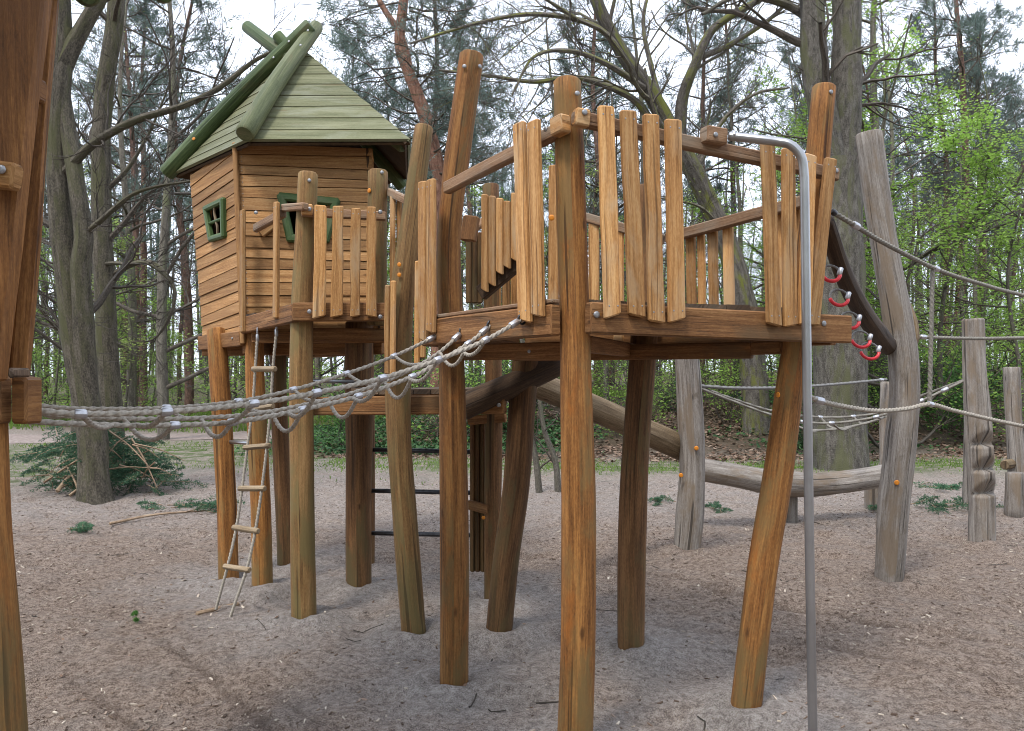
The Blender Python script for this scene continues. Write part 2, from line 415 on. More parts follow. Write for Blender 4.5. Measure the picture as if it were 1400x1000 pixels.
def disc_mesh(name, r, h, mat):
    b = Buf(); n = 10; th = np.arange(n) * 2 * np.pi / n
    rings = [(r, 0), (r, h * .5), (r * .8, h * .9), (r * .35, h)]
    v = [(x * math.cos(a), x * math.sin(a), z) for x, z in rings for a in th]
    q = [(i * n + j, i * n + (j + 1) % n, (i + 1) * n + (j + 1) % n, (i + 1) * n + j) for i in range(3) for j in range(n)]
    b.add(v, [q], [(0, 0)] * len(v)); b.f.setdefault(n, []).append(np.array([list(range(3 * n, 4 * n))]))
    return b.mesh(name, mat)
BOLT = disc_mesh('bolt', .0095, .005, M['bolt']); CAPM = disc_mesh('bolt_cap', .014, .006, M['orange'])
def bolt(parent, p, n, cap=False, s=1.):
    o = link('bolt_cap' if cap else 'bolt', CAPM if cap else BOLT, None)
    o.parent = parent
    mw = Matrix.Translation(V(p)) @ V(n).to_track_quat('Z', 'Y').to_matrix().to_4x4() @ Matrix.Scale(s, 4)
    o.matrix_basis = root_inv(parent) @ mw
    return o

def rope_geo(buf, pts, r, pitch=None, n=10, step=None):
    """laid rope: three strands winding round each other"""
    p = np.asarray(pts, float); L = np.linalg.norm(np.diff(p, axis=0), axis=1).sum()
    pitch = pitch or r * 2.7; step = step or pitch / 8
    m = max(8, int(L / step))
    s0 = np.concatenate([[0], np.cumsum(np.linalg.norm(np.diff(p, axis=0), axis=1))])
    s = np.linspace(0, L, m)
    p = np.stack([np.interp(s, s0, p[:, i]) for i in range(3)], -1)
    tube(buf, p, r, n, True, 0, (lambda th, q: 1 + .19 * np.cos(3 * (th + 2 * np.pi * q / (3 * pitch)))) if step < pitch else None, bevel=r * .3)
def rope(name, pts, r, mat, parent=None, seg=8, n=12, **kw):
    tags = {k: kw.pop(k) for k in ('label', 'category', 'group') if k in kw}
    b = Buf(); rope_geo(b, spline(pts, seg), r, n=n, **kw); return b.build(name, mat, parent, **tags)
def sleeve(name, c, d_, r, L, parent, mat=None):
    d_ = np.asarray(d_, float); d_ = d_ / np.linalg.norm(d_); c = np.asarray(c, float)
    b = Buf(); tube(b, np.array([c - d_ * L / 2, c, c + d_ * L / 2]), r, 12); return b.build(name, mat or M['ferrule'], parent)

# ------------------------------------------------------------------ terrain
def vnoise(x, y, sc, seed):
    g = np.random.default_rng(seed).uniform(-1, 1, (128, 128))
    u, v = x / sc, y / sc
    i, j = np.floor(u).astype(int), np.floor(v).astype(int)
    fu, fv = u - i, v - j
    fu, fv = fu * fu * (3 - 2 * fu), fv * fv * (3 - 2 * fv)
    G = lambda a, b: g[a % 128, b % 128]
    return (G(i, j) * (1 - fu) + G(i + 1, j) * fu) * (1 - fv) + (G(i, j + 1) * (1 - fu) + G(i + 1, j + 1) * fu) * fv
def sstep(x): x = np.clip(x, 0, 1); return x * x * (3 - 2 * x)
def seg_dist(x, y, a, b):
    dx, dy = b[0] - a[0], b[1] - a[1]
    t = np.clip(((x - a[0]) * dx + (y - a[1]) * dy) / (dx * dx + dy * dy), 0, 1)
    return np.hypot(x - a[0] - t * dx, y - a[1] - t * dy)
def G_(px, py):
    p = P(px, py, EYE * F / (py - YH)); return (p.x, p.y)
RUTS = []
for line, w_, d_ in (([(200, 868), (300, 930), (385, 1010)], .022, .02), ([(232, 866), (345, 922), (455, 1003)], .018, .012), ([(90, 925), (150, 965), (215, 1015)], .022, .018),
                     ([(700, 750), (840, 775), (960, 800), (1180, 850), (1420, 893)], .034, .024), ([(715, 764), (840, 788), (960, 815), (1180, 868), (1420, 915)], .022, .012), ([(900, 850), (1100, 878), (1420, 940)], .03, .012)):
    for a_, b_ in zip(line, line[1:]): RUTS.append((G_(*a_), G_(*b_), w_, d_))
POST_FEET = [(787, 1028), (1020, 965), (863, 887), (683, 863), (621, 932), (566, 868), (416, 850), (358, 808), (312, 795), (491, 806), (391, 775), (672, 822), (940, 758), (1215, 795), (1340, 745), (1385, 705)]
def hills(x, y):
    x, y = np.asarray(x, float), np.asarray(y, float)
    bank = sstep((y - 16.8) / 7) * (1.0 * sstep((x + 5.5) / 5)) + .8 * sstep((y - 26) / 50)
    return bank + .09 * vnoise(x, y, 3.1, 3) * sstep((y - 10) / 6) + .5 * vnoise(x, y, 9, 5) * sstep((y - 24) / 20)
def ground_h(x, y):
    x, y = np.asarray(x, float), np.asarray(y, float)
    h = hills(x, y) + .03 * vnoise(x, y, 1.3, 11)
    near = 1 - sstep((y - 12) / 5)
    h = h + near * (.014 * vnoise(x, y, .27, 12) + .012 * vnoise(x, y, .13, 13) + .010 * vnoise(x, y, .07, 14))
    dent = vnoise(x, y, .33, 15); h = h - near * .04 * sstep((dent - .3) / .4)
    for a, b, w_, dp in RUTS:
        q = seg_dist(x, y, a, b) + .012 * vnoise(x, y, .5, 17); h = h - 1.6 * dp * np.exp(-(q / w_) ** 2)
    for px, py in POST_FEET:
        a = G_(px, py); q = np.hypot(x - a[0], y - a[1]); h = h + .05 * np.exp(-((q - .15) / .12) ** 2) * (1 + .5 * vnoise(x, y, .12, 19)) - .015 * np.exp(-(q / .09) ** 2)
    return h
def gz(x, y): return float(ground_h(x, y))
xs = np.concatenate([-np.geomspace(9.5, 170, 34)[::-1], np.arange(-9, 9.01, .045), np.geomspace(9.5, 170, 34)])
ys = np.concatenate([-np.geomspace(2, 90, 14)[::-1], np.arange(-1, 2., .25), np.arange(2, 14, .04), np.geomspace(14.06, 17, 30), np.geomspace(17.3, 260, 60)])
X, Y = np.meshgrid(xs, ys)
Z = ground_h(X, Y)
nx, ny = len(xs), len(ys)
i = np.arange(ny - 1)[:, None] * nx; j = np.arange(nx - 1)[None]
quads = np.stack([i + j, i + j + 1, i + j + nx + 1, i + j + nx], -1).reshape(-1, 4)

tb_ = None
mg, t, b = base_mat('ground_soil', .95)
tcg = t.nodes.new('ShaderNodeTexCoord').outputs['Object']
at = t.nodes.new('ShaderNodeAttribute'); at.attribute_name = 'zone'
sep = t.nodes.new('ShaderNodeSeparateColor'); t.links.new(at.outputs['Color'], sep.inputs[0])
n1 = noise(t, tcg, 26, 8, .75); n2 = noise(t, tcg, 3.2, 6, .65); n3 = noise(t, tcg, 140, 3, .7)
nn = math_n(t, 'ADD', math_n(t, 'MULTIPLY', n1, .45), math_n(t, 'MULTIPLY', n3, .55))
brown = ramp(t, nn, [(.42, (.085, .056, .042)), (.5, (.29, .212, .162)), (.575, (.50, .40, .33))])
grey = ramp(t, nn, [(.41, (.19, .163, .148)), (.5, (.39, .345, .315)), (.585, (.58, .53, .50))])
f = math_n(t, 'ADD', sep.outputs[0], math_n(t, 'MULTIPLY', math_n(t, 'SUBTRACT', n2, .5), 1.6), True)
sand = mixc(t, f, brown, grey)
sand = mixc(t, math_n(t, 'MULTIPLY', ramp(t, noise(t, tcg, 60, 2, .5), [(.66, (0, 0, 0)), (.72, (1, 1, 1))]), .4), sand, (.46, .38, .31))
sand = mixc(t, math_n(t, 'MULTIPLY', at.outputs['Alpha'], .85), sand, (.12, .086, .068))
floorc = ramp(t, nn, [(.33, (.04, .028, .018)), (.5, (.10, .07, .045)), (.66, (.19, .14, .10))])
ff = math_n(t, 'ADD', sep.outputs[1], math_n(t, 'MULTIPLY', math_n(t, 'SUBTRACT', n2, .5), 1.2), True)
sand = mixc(t, ff, sand, floorc)
gr = ramp(t, nn, [(.33, (.04, .07, .015)), (.5, (.085, .13, .03)), (.66, (.15, .19, .06))])
fg = math_n(t, 'MULTIPLY', sep.outputs[2], ramp(t, n2, [(.4, (0, 0, 0)), (.56, (1, 1, 1))]))
sand = mixc(t, fg, sand, gr)
t.links.new(sand, b.inputs['Base Color'])
bump(t, b, math_n(t, 'ADD', n1, math_n(t, 'MULTIPLY', n3, .5)), 1., .05)
tower_zone = np.clip(1.05 - np.minimum.reduce([np.hypot(X - G_(px, py)[0], Y - G_(px, py)[1]) for px, py in POST_FEET[:12]]) / 1.0, 0, 1)
tower_zone = np.maximum(tower_zone, .55 * sstep((Y - 7.5) / 3))
forest = sstep((Y - 15.5) / 3) * np.where(X > -5.5, 1, sstep((Y - 23) / 4))
grassz = np.exp(-((Y - 15.2) / 1.3) ** 2) * sstep((X + 3) / 2) + np.exp(-((Y - 17.8) / 2.6) ** 2) * sstep((-X - 1.5) / 2) + .6 * sstep((Y - 24) / 6) * sstep((-X) / 6)
grassz += .8 * np.exp(-((Y - 13) / 3) ** 2) * sstep((-X - 7) / 1.5)
track = np.zeros_like(X)
for a_, b_, w_, dp_ in RUTS:
    q_ = seg_dist(X, Y, a_, b_) + .012 * vnoise(X, Y, .5, 17); track = np.maximum(track, np.exp(-(q_ / (w_ * 1.1)) ** 2) * np.clip(.85 + .5 * vnoise(X, Y, .21, 18), 0, 1) * min(1, dp_ / .02))
gm = fast_mesh('ground', np.stack([X, Y, Z], -1).reshape(-1, 3), [quads], mg)
ca = gm.color_attributes.new('zone', 'FLOAT_COLOR', 'POINT')
ca.data.foreach_set('color', np.stack([tower_zone, forest, np.clip(grassz, 0, 1), track], -1).astype(np.float32).ravel())
link('ground', gm, kind='structure')

mp, t, b = base_mat('path_sand', .95)
tcp = t.nodes.new('ShaderNodeTexCoord').outputs['Object']
g = noise(t, tcp, 9, 8, .7)
t.links.new(ramp(t, g, [(.33, (.17, .13, .115)), (.5, (.25, .20, .18)), (.66, (.33, .28, .255))]), b.inputs['Base Color']); bump(t, b, g, .6, .02)
pc = spline([(-40, 19, 0), (-20, 20.5, 0), (-12, 21.5, 0), (-5, 22.3, 0), (1, 23.5, 0)], 12)
pv = []
for k, c in enumerate(pc):
    for q in np.linspace(-1.3, 1.3, 9):
        x, y = c[0], c[1] + q + .12 * math.sin(k * 1.7 + q); pv.append((x, y, gz(x, y) + .012))
n9 = 9
pq = [(a * n9 + c, a * n9 + c + 1, (a + 1) * n9 + c + 1, (a + 1) * n9 + c) for a in range(len(pc) - 1) for c in range(n9 - 1)]
link('path', fast_mesh('path', pv, [pq], mp), kind='structure')

# ------------------------------------------------------------------ play platform (open tower with the uneven fence)
def A_(*pp): return [P(*q) for q in pp]
def down(pts, dz=.3):
    p = pts[0]; return [p + (p - pts[1]).normalized() * dz] + pts
pf = thing('play_platform', 'open wooden play platform with uneven slat fence on crooked orange-brown posts', 'play platform', (.3, 4.5, 0))
YA, YR, YB, YC, YL, YQ = 3.62, 4.13, 5.0, 5.33, 4.45, 5.25
pole('post', down(A_((786, 1028, YA), (791, 760, YA), (789, 560, YA), (785, 420, YA), (780, 270, YA), (775, 109, YA))), [.082, .081, .079, .074, .068, .066, .063], M['post'], pf, seg=6)
pole('post', down(A_((1020, 964, YR), (1040, 800, YR), (1062, 660, YR), (1086, 480, YR), (1108, 330, YR), (1127, 117, YR))), [.079, .078, .076, .074, .068, .062, .06], M['post'], pf, seg=6)
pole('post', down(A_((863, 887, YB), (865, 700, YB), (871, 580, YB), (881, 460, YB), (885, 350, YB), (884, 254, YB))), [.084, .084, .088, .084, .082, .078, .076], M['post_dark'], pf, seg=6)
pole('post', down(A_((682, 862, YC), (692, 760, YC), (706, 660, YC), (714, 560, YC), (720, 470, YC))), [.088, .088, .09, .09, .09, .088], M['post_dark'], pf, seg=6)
pole('post', down(A_((621, 932, YL), (622, 760, YL), (619, 600, YL), (616, 450, YL), (614, 330, YL), (626, 210, YL), (645, 73, YL))), [.081, .081, .08, .078, .07, .066, .072, .066], M['post'], pf, seg=6)
pole('post', down(A_((566, 868, YQ), (554, 720, YQ), (546, 600, YQ), (545, 480, YQ), (552, 380, YQ), (565, 280, YQ), (580, 172, YQ))), [.078, .08, .08, .08, .088, .08, .066, .06], M['post_moss'], pf, seg=6)

cA, cR, cB, cC, cL = [np.array(q) for q in ((.29, 3.60), (1.56, 4.11), (.83, 5.05), (.10, 5.38), (-.36, 4.45))]
ctr = np.mean([cA, cR, cB, cC, cL], 0)
def side(p, q, z0, z1, off, ex=(.06, .06)):
    dd = (q - p) / np.linalg.norm(q - p); nn_ = np.array([dd[1], -dd[0]])
    if nn_.dot((p + q) / 2 - ctr) < 0: nn_ = -nn_
    a = p - dd * ex[0] + nn_ * off; b = q + dd * ex[1] + nn_ * off
    return V((a[0], a[1], z0)), V((b[0], b[1], z1)), V((nn_[0], nn_[1], 0))
corner = [cA, cR, cB, cC, cL]
beams = []
for k in range(5):
    p, q = corner[k], corner[(k + 1) % 5]
    z0, z1 = [(1.945, 1.925), (1.92, 1.925), (1.93, 1.92), (1.92, 1.925), (1.925, 1.94)][k]
    a, b, n = side(p, q, z0, z1, .105, [(.0, .10), (.03, .09), (.05, .05), (.05, .05), (.02, -.02)][k])
    o = board('beam', a, b, .138, .06, n, M['beam'], pf, wob=.003, segs=3); beams.append((a, b, n))
# deck boards clipped to the pentagon
def clip(poly, p, n):
    out = []
    for i_ in range(len(poly)):
        a, b = poly[i_], poly[(i_ + 1) % len(poly)]
        da, db = np.dot(a - p, n), np.dot(b - p, n)
        if da >= 0: out.append(a)
        if (da >= 0) != (db >= 0): out.append(a + (b - a) * da / (da - db))
    return out
def deck(parent, poly, dirv, width, z, t, name='deck_board'):
    dirv = np.asarray(dirv, float) / np.linalg.norm(dirv); nn_ = np.array([-dirv[1], dirv[0]])
    pr = [q.dot(nn_) for q in poly]; s = min(pr)
    while s < max(pr) - .01:
        w_ = width * rnd.uniform(.9, 1.1)
        c = clip(clip(poly, nn_ * (s + .003), nn_), nn_ * (s + w_ - .003), -nn_)
        if len(c) >= 3:
            zz = z + rnd.uniform(-.004, .004)
            plate(name, [(q[0], q[1], zz) for q in c], (0, 0, 1), t, M['deck'], parent, vdir=(dirv[0], dirv[1], 0))
        s += w_
big = [ctr + (c - ctr) * 1.02 for c in corner]
deck(pf, big, (-(cR - cA)[1], (cR - cA)[0]), .145, 2.035, .036)
a, b, n = beams[4]
board('edge_strip', a + V((0, 0, .083)), b + V((0, 0, .083)), .05, .02, (0, 0, 1), M['rail'], pf, segs=3, wob=.002)
# lower joists seen from below
for (a, b, z, w_) in (((-.30, 4.62), (.36, 4.14), 1.825, .09), ((.02, 5.15), (1.30, 4.35), 1.83, .09), ((.35, 3.85), (.75, 4.95), 1.845, .08), ((1.42, 4.2), (.9, 4.9), 1.84, .07), ((-.2, 4.75), (.2, 5.2), 1.83, .08)):
    board('joist', (a[0], a[1], z), (b[0], b[1], z), w_, .06, (a[1] - b[1], b[0] - a[0], 0), M['beam'], pf)
for p in ((.12, 4.27), (.45, 4.05)): bolt(pf, (p[0] - .03, p[1] - .05, 1.82), (-.55, -.8, 0))

# front side A-R: rail and slats, measured
fa, fb, fn = beams[0]
rl0 = on_line(786, 159, fa, fb) - fn * .02; rl1 = on_line(1148, 239, fa, fb) - fn * .02
board('rail', rl0, rl1, .062, .05, fn, M['rail'], pf, wob=.002, segs=4)
board('rail_block', rl0 + V((0, 0, 0)) + fn * .012, rl0 + (rl1 - rl0).normalized() * .07 + fn * .012, .075, .05, fn, M['slat'], pf)
bolt(pf, on_line(796, 156, fa, fb) + fn * .022, fn, s=1.4)
bolt(pf, on_line(1142, 234, fa, fb) + fn * .006, fn, s=1.3)
off = fn * .047
def slat(parent, plane, t_, b_, w_, mat='slat', push=None, th=.03, cut=None, wob=.004, back=False):
    a, b, n = plane
    pv_ = n * (.047 if push is None else push)
    p, q = on_line(b_[0], b_[1], a, b) + pv_, on_line(t_[0], t_[1], a, b) + pv_
    c = cut if cut is not None else (rnd.choice((-1, 1)) * rnd.uniform(.1, .3), rnd.uniform(-.12, .12))
    o = board('slat', p, q, w_, th, n, M[mat], parent, wob=wob, segs=4, cut=c, taper=(1, rnd.uniform(.86, .98)))
    if not back:
        for (k, e) in ((p, .045), (q, -.04)):
            dz = (q - p).normalized() * e; sd = n.cross(q - p).normalized() * w_ * .27
            for sgn in (-1, 1):
                nail = bolt(o, k + dz + sd * sgn + n * (th / 2 - .001), n, s=.42)
                nail.name = 'screw'
    return o
for t_, b_, w_ in (((821, 150), (830, 434), .078), ((851, 156), (863, 434), .081), ((882, 161), (890, 442), .082), ((912, 168), (917, 440), .086),
                   ((1040, 201), (1049, 446), .082), ((1068, 206), (1071, 447), .078), ((1098, 215), (1090, 444), .07)):
    slat(pf, beams[0], t_, b_, w_)
slat(pf, beams[0], (1126, 220), (1101, 446), .078)
bolt(pf, on_line(811, 431, fa, fb) + fn * .03, fn, s=1.6); bolt(pf, on_line(1120, 443, fa, fb) + fn * .03, fn, s=1.5)
# left side L-A
la, lb, ln = beams[4]
ra, rb = on_line(604, 257, la, lb), on_line(768, 171, la, lb)
board('rail', ra - ln * .03, rb - ln * .03, .062, .05, ln, M['rail'], pf, wob=.002, segs=3)
board('rail_block', rb - (rb - ra).normalized() * .05, rb + (rb - ra).normalized() * .03, .08, .06, ln, M['slat'], pf)
for t_, b_, w_, ps in (((722, 171), (730, 440), .085, .05), ((741, 168), (747, 433), .08, .047), ((588, 250), (589, 466), .075, .045), ((600, 247), (600, 455), .07, .047)):
    slat(pf, beams[4], t_, b_, w_, push=ps)
bolt(pf, on_line(751, 178, la, lb) + ln * .02, ln, s=1.3); bolt(pf, on_line(748, 421, la, lb) + ln * .03, ln, s=1.5)
for px, py, sc_ in ((789, 128, 1.2),): bolt(pf, P(px, py, YA - .065), (.1, -1, 0), s=sc_)
bolt(pf, P(635, 91, YL - .07), (-.1, -1, 0), s=1.2); bolt(pf, P(656, 91, YL - .055), (.6, -.8, 0), s=1.2); bolt(pf, P(1136, 126, YR - .055), (.3, -1, 0), s=1.2)
bolt(pf, P(754, 298, 4.4), (0, -1, 0), True, 1.2)
# back sides: R-B and B-C, lower rails with slats
bra, brb, brn = beams[1]
pR, pB = P(1098, 276, 4.2), P(912, 326, 5.0)
board('rail', pR, pB, .062, .05, brn, M['rail'], pf, wob=.002, segs=3)
for px in (938, 952, 968, 989, 1060, 1082):
    top = on_line(px, 325 - (px - 912) * .27, pR, pB); bot = on_line(px, 430, bra, brb)
    top = V((top.x, top.y, top.z)); bot = V((top.x + .01, top.y, 1.93))
    board('slat', bot + brn * .042, top + brn * .042, .068 if px not in (952,) else .05, .028, brn, M['slat'], pf, wob=.003, segs=3)
bca, bcb, bcn = beams[2]
pB2, pC2 = P(908, 328, 5.02), P(768, 288, 5.45)
board('rail', pB2, pC2, .062, .05, bcn, M['rail'], pf, wob=.002, segs=3)
for px, ty in ((757, 226), (772, 250), (812, 302), (846, 314), (870, 318)):
    q = on_line(px, ty, pB2, pC2); board('slat', V((q.x, q.y, 1.9)), q, .07, .028, bcn, M['slat'], pf, wob=.003, segs=3)
# mossy boards round the left corner post
for px, ty, by, w_, m_ in ((534, 390, 512, .045, 'slat'), (542, 384, 520, .05, 'slat'), (571, 357, 498, .045, 'slat'), (579, 350, 490, .05, 'slat')):
    q, p = P(px - (4 if px < 560 else 0), ty, 5.12), P(px - (5 if px < 560 else 1), by, 5.12); board('corner_board', p, q, w_ * .75, .03, (0, -1, 0), M[m_], pf, wob=.003, segs=3)
for y_ in (362, 376): bolt(pf, P(546, y_, 5.16), (-.3, -1, 0), True)
bolt(pf, P(481 + 583, 540, 4.0), (-.9, -.4, 0), True, 1.)

# ------------------------------------------------------------------ playhouse on stilts
ph = thing('play_house', 'wooden playhouse on stilts with green pointed roof and slatted front porch', 'playhouse', (-1.7, 6.6, 0))
for pts, r, m_ in ((((416, 850, 5.53), (413, 700, 5.53), (412, 560, 5.53), (413, 440, 5.53), (416, 350, 5.53), (421, 236, 5.53)), [.084, .084, .083, .08, .078, .07, .066], 'post_moss'),
                   (((359, 808, 6.32), (356, 690, 6.32), (351, 570, 6.32), (347, 440, 6.4)), [.08, .08, .078, .075, .073], 'post'),
                   (((313, 795, 6.61), (309, 680, 6.61), (303, 560, 6.61), (296, 450, 6.7)), [.08, .08, .08, .078, .08], 'post'),
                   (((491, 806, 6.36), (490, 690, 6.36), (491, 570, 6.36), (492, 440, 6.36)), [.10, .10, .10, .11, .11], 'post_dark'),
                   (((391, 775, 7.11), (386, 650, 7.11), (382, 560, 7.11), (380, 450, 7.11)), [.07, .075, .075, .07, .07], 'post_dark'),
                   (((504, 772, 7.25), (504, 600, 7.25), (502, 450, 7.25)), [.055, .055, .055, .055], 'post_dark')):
    pole('post', down(A_(*pts)), r, M[m_], ph, seg=6)
pole('porch_post', A_((515, 445, 5.75), (515, 350, 5.75), (517, 233, 5.75)), [.072, .072, .07], M['post_moss'], ph)
zb, zt = 2.03, 3.52
FLb, FRb, R2b, BKb, BLb = V((-2.10, 6.35, zb)), V((-1.02, 6.40, zb)), V((-1.22, 7.25, zb)), V((-2.0, 7.85, zb)), V((-2.72, 7.1, zb))
FLt, FRt, R2t, BKt, BLt = P(325, 196, 6.35), P(508, 203, 6.40), V((-1.28, 7.3, zt)), V((-2.05, 7.95, zt)), P(260, 238, 7.1)
hc = (FLb + FRb + R2b + BKb + BLb) / 5
def wall(name, bl, br, tr, tl, rows, tilt, win=None, mat='board', drop=.0):
    """a wall: dark backing with boards as its children, rows slanting by tilt, with an opening win = (u0,u1,v0,v1)"""
    nrm = (br - bl).cross(tl - bl).normalized()
    if nrm.dot((bl + br) / 2 - hc) < 0: nrm = -nrm
    def uvp(u, v): return (bl * (1 - u) + br * u) * (1 - v) + (tl * (1 - u) + tr * u) * v
    bk = Buf(); inn = -nrm * .025
    cells = [(0, 1, 0, 1)] if not win else [(0, win[0], 0, 1), (win[1], 1, 0, 1), (win[0], win[1], 0, win[2]), (win[0], win[1], win[3], 1)]
    for u0, u1, v0, v1 in cells:
        prism(bk, [uvp(u0, v0) + inn, uvp(u1, v0) + inn, uvp(u1, v1) + inn, uvp(u0, v1) + inn], nrm, .02)
    wl = bk.build(name, M['interior'], ph, smooth=False)
    vb = [0.]
    for k in range(rows): vb.append(vb[-1] + rnd.uniform(.8, 1.2))
    vb = [x / vb[-1] for x in vb]
    sl_ = [tilt * (1 - .8 * abs(2 * k / rows - 1.0) * 0) + rnd.uniform(-.25, .25) * (1 / rows) * .8 for k in range(rows + 1)]
    sl_[0] = 0; sl_[-1] = sl_[-1] if tilt else 0
    for k in range(rows):
        spans = [(0, 1)]
        if win and vb[k + 1] > win[2] + .005 and vb[k] < win[3] - .005: spans = [(0, win[0]), (win[1], 1)]
        out = rnd.uniform(0, .006)
        for u0, u1 in spans:
            g = .0028
            def vv(u, kk): return min(1, max(0, vb[kk] + sl_[kk] * (u - .5)))
            pts = [uvp(u0, vv(u0, k)), uvp(u1, vv(u1, k)), uvp(u1, vv(u1, k + 1)), uvp(u0, vv(u0, k + 1))]
            up = (tl - bl).normalized() * g; hz = (br - bl).normalized() * .002
            pts = [pts[0] + up + hz, pts[1] + up - hz, pts[2] - up - hz, pts[3] - up + hz]
            # slightly tilted outwards at the bottom, like lapped boards
            lap = nrm * .006
            pts = [pts[0] + nrm * out + lap, pts[1] + nrm * out + lap, pts[2] + nrm * out, pts[3] + nrm * out]
            if (pts[3] - pts[0]).length < .012 and (pts[2] - pts[1]).length < .012: continue
            bo = plate('board', pts, nrm, .022, M[mat], wl, vdir=(br - bl))
            if u0 == 0 and k % 1 == 0 and name != 'back_wall':
                for e in (.3, .75):
                    c = pts[0].lerp(pts[3], e) + hz * 12 + nrm * .003
                    if (pts[3] - pts[0]).length > .05: s_ = bolt(bo, c, nrm, s=.36); s_.name = 'screw'
    return wl, uvp, nrm
fw, fuv, fnrm = wall('front_wall', FLb, FRb, FRt, FLt, 16, 0., (.35, .64, .51, .70))
lw, luv, lnrm = wall('side_wall', BLb - V((0, 0, .08)), FLb - V((0, 0, .06)), FLt, BLt, 16, .03, (.38, .68, .57, .74))
wall('back_wall', FRb, R2b, R2t, FRt, 12, 0.); wall('back_wall', R2b, BKb, BKt, R2t, 12, 0.); wall('back_wall', BKb, BLb, BLt, BKt, 12, 0.)
board('corner_trim', FLb - V((0, 0, .09)) + (fnrm + lnrm) * .018, FLt + (fnrm + lnrm) * .018, .04, .03, (fnrm + lnrm).normalized(), M['board'], ph, segs=3, wob=.003)
board('skirt_beam', BLb + lnrm * .03 - V((0, 0, .055)), FLb + lnrm * .03 - V((0, 0, .045)), .12, .045, lnrm, M['beam'], ph, segs=2)
for u in (.3, .55, .85):
    bolt(ph, (BLb.lerp(FLb, u)) + lnrm * .054 - V((0, 0, .04)), lnrm, s=1.1)
plate('house_floor', [q - V((0, 0, .02)) for q in (FLb, FRb, R2b, BKb, BLb)], (0, 0, 1), .05, M['deck'], ph)
for a, b in ((FLb, BKb), (FRb, BLb), (FRb, BKb)):
    board('joist', a - V((0, 0, .12)), b - V((0, 0, .12)), .1, .06, (b - a).cross(V((0, 0, 1))), M['beam'], ph)
# windows
def window(uvp, nrm, corners, bar, mat, lattice):
    """a rounded log frame through the four corners in wall coordinates"""
    pts = [uvp(*c) + nrm * .02 for c in corners]
    b = Buf()
    for k in range(4):
        p, q = pts[k], pts[(k + 1) % 4]; e = (q - p).normalized() * bar * .5
        board_geo(b, p - e, q + e, bar * 1.1, .055, nrm, ch=.014)
    fr = b.build('window_frame', M[mat], ph, smooth=False)
    if lattice:
        c = sum(pts, V()) / 4
        m1, m2 = (pts[0] + pts[1]) / 2, (pts[2] + pts[3]) / 2
        pole('lattice_bar', [m1, m1.lerp(m2, .3) + (pts[1] - pts[0]) * .06, c, m1.lerp(m2, .75) - (pts[1] - pts[0]) * .07, m2], .012, M['rung'], fr, 8)
        pole('lattice_bar', [(pts[0] + pts[3]) / 2, c, (pts[1] + pts[2]) / 2], .014, M['frame'], fr, 8)
    return fr
window(fuv, fnrm, ((.36, .50), (.62, .50), (.71, .70), (.31, .72)), .058, 'frame', False)
window(luv, lnrm, ((.42, .575), (.70, .565), (.72, .745), (.35, .75)), .045, 'frame', True)

# roof: five planked faces to one apex, logs on the hips
apex = P(407, 62, 7.0)
ev = [P(337, 192, 6.10), P(560, 191, 6.18), V((-.95, 7.5, 3.55)), V((-1.95, 8.35, 3.5)), P(236, 238, 7.25)]
def roof_face(a, b, rows, mat='roof'):
    nrm = (b - a).cross(apex - a).normalized()
    if nrm.z < 0: nrm = -nrm
    bk = Buf(); sh = -nrm * .03
    prism(bk, [a + sh, b + sh, apex + sh], nrm, .02)
    rf = bk.build('roof', M['interior'], ph, smooth=False)
    cuts = [0.]
    for k in range(rows): cuts.append(cuts[-1] + rnd.uniform(.9, 1.1))
    cuts = [x / cuts[-1] * .97 for x in cuts]
    for k in range(rows):
        v0, v1 = cuts[k], cuts[k + 1] + .012
        j0, j1 = rnd.uniform(-.004, .004), rnd.uniform(-.004, .004)
        q = [a.lerp(apex, v0 + j0), b.lerp(apex, v0 + j1), b.lerp(apex, min(v1, .985)), a.lerp(apex, min(v1, .985))]
        lift = nrm * .007
        q = [q[0] + lift, q[1] + lift, q[2] + nrm * .0, q[3] + nrm * .0]
        ex = (b - a).normalized() * rnd.uniform(0, .012)
        q[0] -= ex; q[1] += ex
        plate('plank', q, nrm, .024, M[mat], rf, vdir=(b - a))
    return rf
roof_face(ev[0], ev[1], 9); roof_face(ev[4], ev[0], 10); roof_face(ev[1], ev[2], 8); roof_face(ev[2], ev[3], 8); roof_face(ev[3], ev[4], 8)
pole('roof_log', A_((227, 238, 7.22), (330, 128, 7.08), (425, 34, 6.93)), [.075, .072, .062], M['rooflog'], ph, rough=.015)
pole('roof_log', A_((334, 184, 6.02), (383, 106, 6.52), (433, 36, 7.08)), [.075, .07, .06], M['rooflog_pale'], ph, rough=.015)
pole('roof_log', A_((553, 200, 6.36), (337, 36, 7.25)), [.06, .06, .055], M['rooflog'], ph, rough=.015)
pole('roof_log', [V((-1.02, 7.55, 3.46)), P(377, 46, 7.0)], [.065, .06, .05], M['rooflog'], ph, rough=.015)
for px, py, Yb in ((265, 190, 7.09), (360, 145, 6.2)): bolt(ph, P(px, py, Yb), (-.2, -1, .3), True, 1.1)
for px, py, Yb in ((374, 79, 6.93), (395, 57, 6.9), (411, 62, 6.72), (421, 42, 6.86)): bolt(ph, P(px, py, Yb), (-.2, -1, .3), False, 1.1)
